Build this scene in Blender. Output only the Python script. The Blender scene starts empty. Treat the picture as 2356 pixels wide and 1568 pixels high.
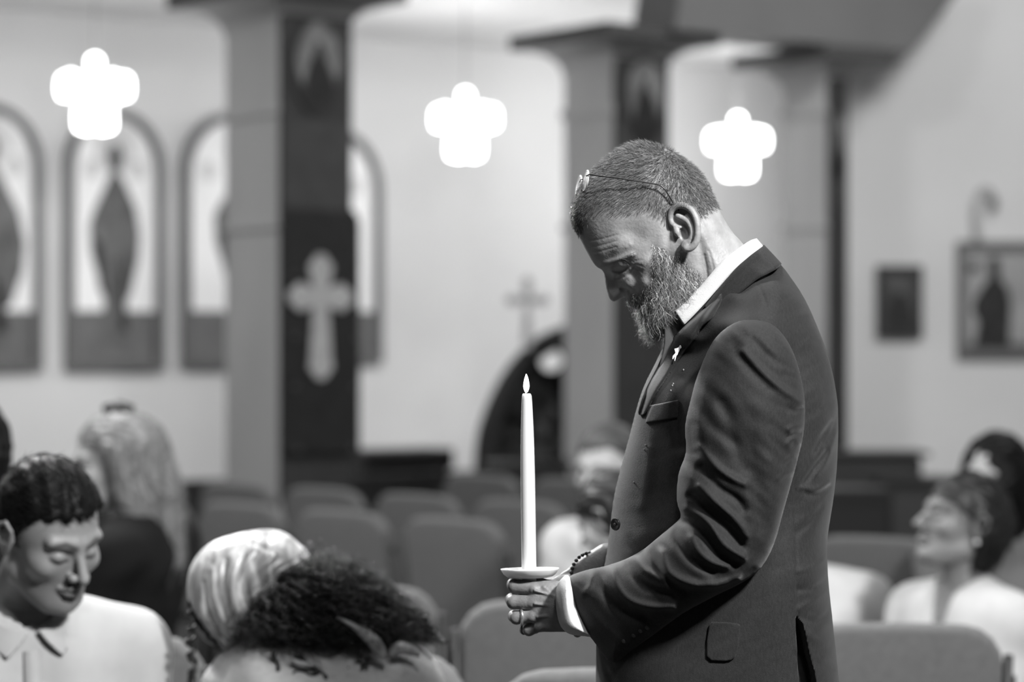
import bpy, bmesh, math, random
import numpy as np
from mathutils import Vector, Matrix, Euler

# ------------------------------------------------------------------ camera, world, lights, exposure
scene = bpy.context.scene
COL = scene.collection
CAM_Z = 1.45
FPX = 85.0 / 36.0 * 2356.0          # focal length in picture widths of 2356
HOR = 800.0                          # row of the horizon
cam_d = bpy.data.cameras.new('camera')
cam = bpy.data.objects.new('camera', cam_d); COL.objects.link(cam)
cam_d.sensor_width = 36.0; cam_d.lens = 85.0
cam.location = (0, 0, CAM_Z)
cam.rotation_euler = (math.radians(90) + math.atan((HOR - 784) / FPX), 0, 0)
cam_d.clip_start = 0.05; cam_d.clip_end = 100
cam_d.dof.use_dof = True; cam_d.dof.focus_distance = 3.36; cam_d.dof.aperture_fstop = 2.5
scene.camera = cam
scene.view_settings.view_transform = 'Standard'
scene.view_settings.look = 'None'
scene.view_settings.gamma = 1.0
scene.view_settings.use_curve_mapping = False
scene.view_settings.exposure = 0.0
scene.cycles.use_denoising = True
scene.cycles.max_bounces = 8
scene.cycles.sample_clamp_indirect = 6.0

world = bpy.data.worlds.new('world'); scene.world = world
world.use_nodes = True
bg = world.node_tree.nodes['Background']
bg.inputs[0].default_value = (0.5, 0.5, 0.5, 1); bg.inputs[1].default_value = 0.05

def area_light(name, loc, target, size, power, size_y=None, spread=180):
    d = bpy.data.lights.new(name, 'AREA'); d.energy = power; d.size = size
    if size_y: d.shape = 'RECTANGLE'; d.size_y = size_y
    d.spread = math.radians(spread)
    o = bpy.data.objects.new(name, d); COL.objects.link(o)
    o.location = loc
    o.rotation_euler = (Vector(target) - Vector(loc)).to_track_quat('-Z', 'Y').to_euler()
    return o
# key lamp of the nave, outside the frame, then unseen lights added as fill
area_light('nave_lamp_key', (2.2, 0.5, 4.2), (0.45, 3.45, 1.4), 0.45, 155, spread=100)
area_light('fill_light_middle', (0.5, 0.7, 4.8), (-0.1, 3.8, 1.1), 0.5, 35, spread=110)  # unseen fill, added to brighten the candle and the scarfed woman's back
area_light('fill_light_left', (-2.6, 6.8, 4.7), (-1.6, 7.0, 0.5), 0.9, 190)  # unseen fill, added to brighten the middle rows of chairs
area_light('fill_light_right', (3.0, 9.6, 4.7), (3.0, 12.0, 1.5), 1.2, 210)  # unseen area light that brightens the right wall
area_light('fill_light_front', (-0.1, 5.0, 4.7), (-.6, 4.2, 1.1), 0.5, 48, spread=120)  # unseen light, added to brighten the man in the pale shirt
area_light('fill_light_aisle', (-3.2, 11.9, 3.38), (-3.0, 13.0, 1.0), 0.8, 26)  # unseen area light that brightens the left of the back wall

area_light('rim_light_side', (-1.9, 7.4, 3.6), (0.2, 3.48, 1.5), 0.4, 55, spread=80)  # unseen rim light, added to edge the face and beard from behind

# ------------------------------------------------------------------ helpers
def at(px, py, d):
    """the point at distance d along the room whose picture position is px, py"""
    return Vector(((px - 1178.0) / FPX * d, d, CAM_Z + (HOR - py) / FPX * d))

MATS = {}
def srgb(v):
    return v / 12.92 if v <= 0.04045 else ((v + 0.055) / 1.055) ** 2.4
def mat(name, g, rough=0.6, spec=0.4, var=0.0, vscale=8.0, bump=0.0, bscale=200.0, metal=0.0, emit=None, sheen=0.0, sss=0.0, attr=None, stretch=None, coat=0.0):
    """procedural material; g is the linear grey of the thing itself"""
    if name in MATS: return MATS[name]
    m = bpy.data.materials.new(name); m.use_nodes = True
    nt = m.node_tree; b = nt.nodes['Principled BSDF']
    b.inputs['Base Color'].default_value = (g, g, g, 1)
    b.inputs['Roughness'].default_value = rough
    b.inputs['Specular IOR Level'].default_value = spec
    b.inputs['Metallic'].default_value = metal
    b.inputs['Sheen Weight'].default_value = sheen
    b.inputs['Sheen Roughness'].default_value = 0.4
    b.inputs['Coat Weight'].default_value = coat
    if sss:
        b.inputs['Subsurface Weight'].default_value = sss
        b.inputs['Subsurface Radius'].default_value = (0.006, 0.006, 0.006)
        b.inputs['Subsurface Scale'].default_value = 1.0
    if emit is not None:
        b.inputs['Emission Color'].default_value = (1, 1, 1, 1)
        b.inputs['Emission Strength'].default_value = emit
    tc = nt.nodes.new('ShaderNodeTexCoord'); src = tc.outputs['Object']
    if stretch:
        mp = nt.nodes.new('ShaderNodeMapping'); mp.inputs['Scale'].default_value = stretch
        nt.links.new(src, mp.inputs['Vector']); src = mp.outputs['Vector']
    out = None
    if var > 0:
        n = nt.nodes.new('ShaderNodeTexNoise'); n.inputs['Scale'].default_value = vscale; n.inputs['Detail'].default_value = 5
        nt.links.new(src, n.inputs['Vector'])
        r = nt.nodes.new('ShaderNodeMapRange')
        r.inputs['From Min'].default_value = 0.3; r.inputs['From Max'].default_value = 0.7
        r.inputs['To Min'].default_value = g * (1 - var); r.inputs['To Max'].default_value = g * (1 + var)
        nt.links.new(n.outputs['Fac'], r.inputs['Value']); out = r.outputs['Result']
    if attr:
        a = nt.nodes.new('ShaderNodeAttribute'); a.attribute_name = attr
        mm = nt.nodes.new('ShaderNodeMath'); mm.operation = 'MULTIPLY'
        nt.links.new(a.outputs['Fac'], mm.inputs[0])
        if out is not None: nt.links.new(out, mm.inputs[1])
        else: mm.inputs[1].default_value = g
        out = mm.outputs[0]
    if out is not None: nt.links.new(out, b.inputs['Base Color'])
    if bump > 0:
        n2 = nt.nodes.new('ShaderNodeTexNoise'); n2.inputs['Scale'].default_value = bscale; n2.inputs['Detail'].default_value = 3
        nt.links.new(src, n2.inputs['Vector'])
        bp = nt.nodes.new('ShaderNodeBump'); bp.inputs['Strength'].default_value = bump; bp.inputs['Distance'].default_value = 0.002
        nt.links.new(n2.outputs['Fac'], bp.inputs['Height']); nt.links.new(bp.outputs['Normal'], b.inputs['Normal'])
    MATS[name] = m
    return m

def tag(o, label=None, cat=None, group=None, kind=None):
    if label: o['label'] = label
    if cat: o['category'] = cat
    if group: o['group'] = group
    if kind: o['kind'] = kind
    return o
def empty(name, loc, rz=0.0):
    o = bpy.data.objects.new(name, None); COL.objects.link(o)
    o.location = loc; o.rotation_euler = (0, 0, rz); o.empty_display_size = 0.1
    return o
def mk(name, verts, faces, material, parent=None, smooth=True, world_space=True):
    """link a mesh; verts in world space are kept where they are when parented"""
    me = bpy.data.meshes.new(name)
    if isinstance(verts, np.ndarray) and isinstance(faces, np.ndarray):
        nv, nf, k = len(verts), len(faces), faces.shape[1]
        me.vertices.add(nv); me.vertices.foreach_set('co', verts.astype(np.float32).ravel())
        me.loops.add(nf * k); me.loops.foreach_set('vertex_index', faces.astype(np.int32).ravel())
        me.polygons.add(nf)
        me.polygons.foreach_set('loop_start', (np.arange(nf) * k).astype(np.int32))
        me.update(calc_edges=True); me.validate()
    else:
        me.from_pydata([tuple(v) for v in verts], [], [tuple(int(i) for i in f) for f in faces]); me.update()
    mats = material if isinstance(material, (list, tuple)) else [material]
    for m in mats: me.materials.append(m)
    if smooth: me.polygons.foreach_set('use_smooth', [True] * len(me.polygons))
    o = bpy.data.objects.new(name, me); COL.objects.link(o)
    if parent is not None:
        o.parent = parent
        if world_space:
            o.matrix_parent_inverse = chain(parent).inverted()
    return o
def chain(o):
    m = Matrix.LocRotScale(o.location, o.rotation_euler, o.scale)
    if o.parent is not None: m = chain(o.parent) @ o.matrix_parent_inverse @ m
    return m
def dup(o, parent=None):
    """a copy of a thing with copies of its parts and sub-parts"""
    c = o.copy(); COL.objects.link(c)
    if parent is not None: c.parent = parent
    for ch in [x for x in COL.objects if x.parent == o]: dup(ch, c)
    return c

class MB:
    """collects simple shapes into one mesh"""
    def __init__(s): s.v, s.f, s.m = [], [], []
    def add(s, v, f, mi=0):
        b = len(s.v); s.v += [Vector(x) for x in v]; s.f += [tuple(i + b for i in q) for q in f]; s.m += [mi] * len(f)
        return s
    def box(s, c, size, M=None, mi=0):
        x, y, z = [k / 2 for k in size]; c = Vector(c)
        v = [Vector((a * x, b * y, d * z)) for a in (-1, 1) for b in (-1, 1) for d in (-1, 1)]
        if M is not None: v = [M @ k for k in v]
        v = [k + c for k in v]
        return s.add(v, [(0, 1, 3, 2), (4, 6, 7, 5), (0, 4, 5, 1), (2, 3, 7, 6), (0, 2, 6, 4), (1, 5, 7, 3)], mi)
    def tube(s, pts, r, n=8, mi=0, closed=False, caps=True):
        pts = [Vector(p) for p in pts]; m = len(pts)
        rs = r if isinstance(r, (list, tuple)) else [r] * m
        T = []
        for i in range(m):
            a = pts[(i - 1) % m] if (closed or i > 0) else pts[i]; b = pts[(i + 1) % m] if (closed or i < m - 1) else pts[i]
            t = (b - a); T.append(t.normalized() if t.length > 1e-9 else Vector((0, 0, 1)))
        up = Vector((0, 0, 1)) if abs(T[0].z) < 0.9 else Vector((1, 0, 0))
        nrm = (up - T[0] * up.dot(T[0])).normalized(); v = []
        for i in range(m):
            nrm = (nrm - T[i] * nrm.dot(T[i])).normalized(); bn = T[i].cross(nrm)
            for k in range(n):
                a = 2 * math.pi * k / n
                v.append(pts[i] + (nrm * math.cos(a) + bn * math.sin(a)) * rs[i])
        f = []
        for i in range(m if closed else m - 1):
            j = (i + 1) % m
            for k in range(n): f.append((i * n + k, i * n + (k + 1) % n, j * n + (k + 1) % n, j * n + k))
        if caps and not closed:
            f.append(tuple(range(n))[::-1]); f.append(tuple((m - 1) * n + k for k in range(n)))
        return s.add(v, f, mi)
    def lathe(s, prof, c=(0, 0, 0), n=32, mi=0, M=None):
        c = Vector(c); v = []; f = []
        for r, z in prof:
            for k in range(n):
                a = 2 * math.pi * k / n; p = Vector((r * math.cos(a), r * math.sin(a), z))
                v.append((M @ p if M is not None else p) + c)
        for i in range(len(prof) - 1):
            for k in range(n): f.append((i * n + k, i * n + (k + 1) % n, (i + 1) * n + (k + 1) % n, (i + 1) * n + k))
        if prof[0][0] > 1e-6: f.append(tuple(range(n))[::-1])
        if prof[-1][0] > 1e-6: f.append(tuple((len(prof) - 1) * n + k for k in range(n)))
        return s.add(v, f, mi)
    def sphere(s, c, r, n=16, mi=0, sc=(1, 1, 1)):
        c = Vector(c); v = []; f = []; h = n // 2
        for i in range(h + 1):
            t = math.pi * i / h
            for k in range(n):
                a = 2 * math.pi * k / n
                v.append(c + Vector((r * sc[0] * math.sin(t) * math.cos(a), r * sc[1] * math.sin(t) * math.sin(a), r * sc[2] * math.cos(t))))
        for i in range(h):
            for k in range(n): f.append((i * n + k, (i + 1) * n + k, (i + 1) * n + (k + 1) % n, i * n + (k + 1) % n))
        return s.add(v, f, mi)
    def prism(s, pts2, fr, th, mi=0):
        """pts2: outline (a, b); fr: function (a, b, c) -> point; thickness th along c"""
        n = len(pts2)
        v = [fr(a, b, 0) for a, b in pts2] + [fr(a, b, th) for a, b in pts2]
        f = [tuple(range(n)), tuple(range(2 * n - 1, n - 1, -1))] + [(i, i + n, (i + 1) % n + n, (i + 1) % n) for i in range(n)]
        return s.add(v, f, mi)
    def build(s, name, material, parent=None, smooth=False, world_space=True, bevel=0.0, seg=2):
        o = mk(name, s.v, s.f, material, parent, smooth, world_space)
        if len(set(s.m)) > 1: o.data.polygons.foreach_set('material_index', s.m)
        bm = bmesh.new(); bm.from_mesh(o.data)
        bmesh.ops.remove_doubles(bm, verts=bm.verts, dist=1e-6)
        bmesh.ops.recalc_face_normals(bm, faces=bm.faces)
        bm.to_mesh(o.data); bm.free()
        if bevel:
            md = o.modifiers.new('bevel', 'BEVEL'); md.width = bevel; md.segments = seg; md.limit_method = 'ANGLE'
        return o

# ---- implicit surfaces -> mesh
def surfnet(F, org, step):
    """quads around the zero level of F (negative inside)"""
    S = F < 0
    nx, ny, nz = F.shape
    c = np.zeros((nx - 1, ny - 1, nz - 1), np.uint8)
    for a in (0, 1):
        for b in (0, 1):
            for d in (0, 1): c += S[a:nx - 1 + a, b:ny - 1 + b, d:nz - 1 + d]
    act = (c > 0) & (c < 8)
    I, J, K = np.nonzero(act)
    idx = -np.ones(c.shape, np.int32); idx[I, J, K] = np.arange(len(I))
    P = np.zeros((len(I), 3)); cnt = np.zeros(len(I))
    cor = [(a, b, d) for a in (0, 1) for b in (0, 1) for d in (0, 1)]
    vals = {q: F[I + q[0], J + q[1], K + q[2]] for q in cor}
    for q in cor:
        for ax in range(3):
            if q[ax] == 0:
                q2 = list(q); q2[ax] = 1; q2 = tuple(q2)
                a, b = vals[q], vals[q2]; m = (a < 0) != (b < 0)
                t = np.where(m, a / np.where(m, a - b, 1), 0)
                p = np.tile(np.array(q, float), (len(I), 1)); p[:, ax] = t
                P += p * m[:, None]; cnt += m
    P = P / cnt[:, None] + np.stack([I, J, K], 1)
    V = np.array(org) + P * np.array(step)
    Q = []
    for ax in range(3):
        o1, o2 = [(1, 2), (2, 0), (0, 1)][ax]
        sl0 = [slice(None)] * 3; sl1 = [slice(None)] * 3
        sl0[ax] = slice(0, -1); sl1[ax] = slice(1, None)
        a, b = S[tuple(sl0)], S[tuple(sl1)]
        ii = np.stack(np.nonzero(a != b), 1)
        ok = (ii[:, o1] > 0) & (ii[:, o2] > 0) & (ii[:, o1] < c.shape[o1]) & (ii[:, o2] < c.shape[o2])
        ii = ii[ok]
        def at_(d1, d2):
            r = ii.copy(); r[:, o1] -= d1; r[:, o2] -= d2
            return idx[r[:, 0], r[:, 1], r[:, 2]]
        q = np.stack([at_(1, 1), at_(0, 1), at_(0, 0), at_(1, 0)], 1)
        flip = b[tuple(ii.T)]
        q[flip] = q[flip][:, ::-1]
        Q.append(q)
    Q = np.concatenate(Q)
    return V, Q[(Q >= 0).all(1)]

def smin(a, b, k):
    h = np.clip(0.5 + 0.5 * (b - a) / k, 0, 1)
    return b * (1 - h) + a * h - k * h * (1 - h)
def smax(a, b, k): return -smin(-a, -b, k)
def v3(p): return np.array([p[0], p[1], p[2]], float)
def s_cone(P, a, b, r1, r2):
    a, b = v3(a), v3(b); ab = b - a
    t = np.clip(((P[0] - a[0]) * ab[0] + (P[1] - a[1]) * ab[1] + (P[2] - a[2]) * ab[2]) / max(1e-12, ab @ ab), 0, 1)
    d = np.sqrt((P[0] - a[0] - t * ab[0]) ** 2 + (P[1] - a[1] - t * ab[1]) ** 2 + (P[2] - a[2] - t * ab[2]) ** 2)
    return d - (r1 + (r2 - r1) * t)
def s_ell(P, c, r):
    c, r = v3(c), v3(r)
    q = [(P[i] - c[i]) / r[i] for i in range(3)]
    k0 = np.sqrt(q[0] ** 2 + q[1] ** 2 + q[2] ** 2)
    k1 = np.sqrt((q[0] / r[0]) ** 2 + (q[1] / r[1]) ** 2 + (q[2] / r[2]) ** 2)
    return k0 * (k0 - 1) / np.maximum(k1, 1e-6)
def s_line(P, pts, rs, k=None):
    out = None
    for i in range(len(pts) - 1):
        d = s_cone(P, pts[i], pts[i + 1], rs[i], rs[i + 1])
        out = d if out is None else (np.minimum(out, d) if k is None else smin(out, d, k))
    return out
def gridbox(lo, hi, step):
    ax = [np.arange(lo[i], hi[i] + step, step, dtype=np.float32) for i in range(3)]
    return np.meshgrid(*ax, indexing='ij')

# ---- outlines
def smooth_poly(pts, n=5, closed=True):
    pts = [np.array(p, float) for p in pts]; m = len(pts); out = []
    for i in range(m if closed else m - 1):
        p0 = pts[(i - 1) % m] if (closed or i > 0) else pts[i]; p1 = pts[i]; p2 = pts[(i + 1) % m]
        p3 = pts[(i + 2) % m] if (closed or i < m - 2) else p2
        for k in range(n):
            t = k / n
            out.append(0.5 * (2 * p1 + (p2 - p0) * t + (2 * p0 - 5 * p1 + 4 * p2 - p3) * t * t + (3 * p1 - p0 - 3 * p2 + p3) * t ** 3))
    if not closed: out.append(pts[-1])
    return np.array(out)
def dist_line(U, V, pts, closed=False):
    d = np.full(U.shape, 1e9, np.float32); pts = np.asarray(pts, float); m = len(pts)
    for i in range(m if closed else m - 1):
        a, b = pts[i], pts[(i + 1) % m]; ab = b - a; L = max(1e-9, ab @ ab)
        t = np.clip(((U - a[0]) * ab[0] + (V - a[1]) * ab[1]) / L, 0, 1)
        d = np.minimum(d, (U - a[0] - t * ab[0]) ** 2 + (V - a[1] - t * ab[1]) ** 2)
    return np.sqrt(d)
def inside(U, V, pts):
    c = np.zeros(U.shape, bool); m = len(pts)
    for i in range(m):
        (x1, y1), (x2, y2) = pts[i][:2], pts[(i + 1) % m][:2]
        if y1 == y2: continue
        c ^= ((y1 > V) != (y2 > V)) & (U < (x2 - x1) * (V - y1) / (y2 - y1) + x1)
    return c
def sdist(U, V, pts):
    """positive inside"""
    d = dist_line(U, V, pts, True)
    return np.where(inside(U, V, pts), d, -d)
def field(U, V, pts):
    """smooth blend of (u, v, value, reach) samples"""
    n = np.zeros(U.shape); w = np.zeros(U.shape) + 1e-9
    for u, v, val, s in pts:
        g = np.exp(-((U - u) ** 2 + (V - v) ** 2) / (2 * s * s)) + 1e-7 / (1 + ((U - u) ** 2 + (V - v) ** 2) / (s * s))
        n += g * val; w += g
    return n / w
def gauss(U, V, u, v, su, sv=None, ang=0.0):
    sv = sv or su; c, s = math.cos(ang), math.sin(ang)
    a = (U - u) * c + (V - v) * s; b = -(U - u) * s + (V - v) * c
    return np.exp(-(a / su) ** 2 - (b / sv) ** 2)
def ridge(U, V, pts, w):
    return np.exp(-(dist_line(U, V, smooth_poly(pts, 4, False)) / w) ** 2)
def thick(D, Wm, R):
    """signed square of the half thickness of a swollen outline"""
    t = np.clip(D / R, 0, 1)
    Q = Wm ** 2 * (1 - (1 - t) ** 2)
    return np.where(D < 0, 2 * D * Wm ** 2 / R, Q)
# ---- hair
def strands(name, roots, dirs, lens, rad, material, parent, segs=4, curl=0.0, coil=0.0, seed=1, droop=0.0, waves=1.5, tone=None):
    rng = np.random.default_rng(seed); n = len(roots)
    dirs = dirs / np.linalg.norm(dirs, axis=1, keepdims=True)
    r1 = rng.normal(size=(n, 3)); r1 -= (r1 * dirs).sum(1, keepdims=True) * dirs; r1 /= np.linalg.norm(r1, axis=1, keepdims=True)
    r2 = np.cross(dirs, r1); ph = rng.uniform(0, 6.28, n)[:, None]; fr = rng.uniform(0.6, 1.4, n)[:, None] * waves
    V = []; k = segs + 1
    for i in range(k):
        t = i / segs
        p = roots + dirs * (lens[:, None] * t)
        c = curl * lens[:, None] * t ** 0.7 + coil * min(1, t * 5)
        p = p + r1 * c * (np.sin(ph + fr * 6.28 * t) - np.sin(ph)) + r2 * c * (np.cos(ph + fr * 6.28 * t) - np.cos(ph))
        p[:, 2] -= droop * lens * t * t
        r = rad * (1 - 0.75 * t)
        for a in range(3):
            an = a * 2.094
            V.append(p + r1 * r * math.cos(an) + r2 * r * math.sin(an))
    V = np.stack(V, 1).reshape(-1, 3)      # per strand k*3
    base = (np.arange(n) * k * 3)[:, None, None]
    fl = []
    for i in range(segs):
        for a in range(3):
            fl.append((i * 3 + a, i * 3 + (a + 1) % 3, (i + 1) * 3 + (a + 1) % 3, (i + 1) * 3 + a))
    F = (base + np.array(fl)[None]).reshape(-1, 4)
    o = mk(name, V, F, material, parent)
    if tone is not None:
        at_ = o.data.attributes.new('tone', 'FLOAT', 'POINT')
        at_.data.foreach_set('value', np.repeat(tone, k * 3).astype(np.float32))
    return o
def surf_samples(V, F, n, seed=1):
    """random points on quads with outward normals"""
    rng = np.random.default_rng(seed)
    A, B, C, D = [V[F[:, i]] for i in range(4)]
    N = np.cross(C - A, D - B); ar = np.linalg.norm(N, axis=1); N = N / np.maximum(ar, 1e-12)[:, None]
    i = rng.choice(len(F), n, p=ar / ar.sum()); s, t = rng.uniform(size=(2, n, 1))
    P = (A[i] * (1 - s) + B[i] * s) * (1 - t) + (D[i] * (1 - s) + C[i] * s) * t
    return P, N[i]
# ------------------------------------------------------------------ the room (its axes are turned 37 degrees to the camera)
plaster = mat('plaster', 0.62, 0.85, 0.2, var=0.05, vscale=1.2, bump=0.15, bscale=60)
ceil_m = mat('ceiling_paint', 0.7, 0.9, 0.2, var=0.04, vscale=1.0)
carpet = mat('carpet', 0.05, 0.95, 0.1, var=0.2, vscale=30, bump=0.4, bscale=400)
stone = mat('column_stone', 0.38, 0.7, 0.3, var=0.10, vscale=3.0, bump=0.2, bscale=40, stretch=(1, 1, 0.3))
darkwood = mat('dark_wood', 0.022, 0.6, 0.3, var=0.3, vscale=6, stretch=(8, 8, 1))
midwood = mat('panel_wood', 0.03, 0.6, 0.3, var=0.3, vscale=6, stretch=(8, 8, 1))
beam_m = mat('header_paint', 0.14, 0.7, 0.3, var=0.06, vscale=2)
black = mat('black_lacquer', 0.006, 0.5, 0.4)
gilt = mat('pale_gilt', 0.36, 0.5, 0.5, var=0.15, vscale=20)

def ray_line(px, p0, p1):
    """where the sight line of column px meets the upright plane through p0, p1"""
    k = (px - 1178.0) / FPX
    (x0, y0), (x1, y1) = p0, p1
    t = (k * y0 - x0) / ((x1 - x0) - k * (y1 - y0))
    return Vector((x0 + t * (x1 - x0), y0 + t * (y1 - y0), 0))
WA, WB = (-3.09, 14.0), (1.717, 17.3)
wd = Vector((WB[0] - WA[0], WB[1] - WA[1], 0)).normalized()
wn = Vector((wd.y, -wd.x, 0))                       # out of the wall, into the room
if wn.y > 0: wn = -wn
A2 = Vector((WA[0], WA[1], 0)) - wd * 6.0
B2 = Vector((WB[0], WB[1], 0)) + wd * 2.2
def slab(name, p, q, z0, z1, th, nrm, m):
    mb = MB(); p, q, n = Vector(p), Vector(q), Vector(nrm) * th
    v = [p, q, q + n, p + n]; v = [Vector((a.x, a.y, z0)) for a in v] + [Vector((a.x, a.y, z1)) for a in v]
    mb.add(v, [(0, 1, 2, 3), (4, 7, 6, 5), (0, 4, 5, 1), (1, 5, 6, 2), (2, 6, 7, 3), (3, 7, 4, 0)])
    return tag(mb.build(name, m), kind='structure')
ZA, ZN = 3.43, 4.85
slab('wall_back', A2, B2, 0, ZA + .1, 0.2, -wn, plaster)
RW = 13.7
slab('wall_right', (1.86, RW, 0), (6.5, RW, 0), 0, ZN, 0.2, (0, 1, 0), plaster)
slab('wall_right_return', (1.98, RW + .2, 0), (1.98, B2.y + .3, 0), 0, ZA + .1, 0.12, (1, 0, 0), plaster)
slab('wall_far_right', (6.5, -5, 0), (6.5, RW + .2, 0), 0, ZN, 0.2, (1, 0, 0), plaster)
slab('wall_left', (-8.2, -5, 0), (-8.2, 11.5, 0), 0, ZN, 0.2, (-1, 0, 0), plaster)
slab('wall_near', (-8.2, -5, 0), (6.5, -5, 0), 0, ZN, 0.2, (0, -1, 0), plaster)
tag(MB().box((-.8, 7, -.05), (17, 26, .1)).build('floor', carpet), kind='structure')
# the column line and the two ceilings
cA, cB = Vector((-1.19, 11.0, 0)), Vector((0.38, 12.2, 0))
cd = (cB - cA).normalized(); cn = Vector((cd.y, -cd.x, 0))
e0, e1 = cA - cd * 9.0, cA + cd * 4.9
mb = MB(); q = [e0, e1, B2 + wd * .2, A2 - wd * .2]
v = [Vector((a.x, a.y, ZA)) for a in q] + [Vector((a.x, a.y, ZA + .1)) for a in q]
mb.add(v, [(0, 1, 2, 3), (4, 7, 6, 5), (0, 4, 5, 1), (1, 5, 6, 2), (2, 6, 7, 3), (3, 7, 4, 0)])
tag(mb.build('ceiling_aisle', ceil_m), kind='structure')
slab('wall_fascia', e0, e1, ZA, ZN, 0.12, -cn, plaster)
tag(MB().box((-.8, 5.4, ZN + .05), (16, 21, .1)).build('ceiling', ceil_m), kind='structure')
mb = MB(); p, q = A2 + wn * .012, B2 + wn * .012
slab('baseboard_back', A2 + wn * .001, B2 + wn * .001, 0, .14, .02, wn, darkwood)

# header above columns two and three
h0, h1 = ray_line(1452, cA[:2], cB[:2]), ray_line(1996, cA[:2], cB[:2])
h0b, h1b = ray_line(1480, cA[:2], cB[:2]), ray_line(2110, cA[:2], cB[:2])
def up(p, z): return Vector((p.x, p.y, z))
def zat(p, py): return CAM_Z + (HOR - py) / FPX * p.y
mb = MB(); n = -cn * .34
a, b, c_, d_ = up(h0, zat(h0, 84)), up(h1, zat(h1, 132)), up(h1b, ZA + .02), up(h0b, ZA + .02)
mb.add([a, b, c_, d_, a - n, b - n, c_ - n, d_ - n], [(0, 1, 2, 3), (4, 7, 6, 5), (0, 4, 5, 1), (1, 5, 6, 2), (2, 6, 7, 3), (3, 7, 4, 0)])
tag(mb.build('trim_header', beam_m), kind='structure')

# ---- columns
def oval(cx, cy, rx, ry, n=28): return [(cx + rx * math.cos(2 * math.pi * k / n), cy + ry * math.sin(2 * math.pi * k / n)) for k in range(n)]
def budded_cross(cx, top, bot, half, arm_y, w, bud):
    """one outline: a latin cross with trefoil ends"""
    def trefoil(x, y, a):
        pts = []
        for k, (off, r) in enumerate([(-1.25, .62), (0, .8), (1.25, .62)]):
            c, s = math.cos(a + off), math.sin(a + off)
            ox, oy = x + c * bud * .55, y + s * bud * .55
            for t in (-.9, -.45, 0, .45, .9): pts.append((ox + math.cos(a + off + t) * bud * r, oy + math.sin(a + off + t) * bud * r))
        return pts
    h = w / 2; P = []
    P += [(cx + h, arm_y + h)] + trefoil(cx + half - bud, arm_y, 0)[:: 1] [::1]
    P = [(cx + h, arm_y - h)] + trefoil(cx + half - bud, arm_y, 0) + [(cx + h, arm_y + h)]
    P += trefoil(cx, top - bud, math.pi / 2) + [(cx - h, arm_y + h)]
    P += trefoil(cx - half + bud, arm_y, math.pi) + [(cx - h, arm_y - h)]
    P += trefoil(cx, bot + bud, -math.pi / 2)
    return P
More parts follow.
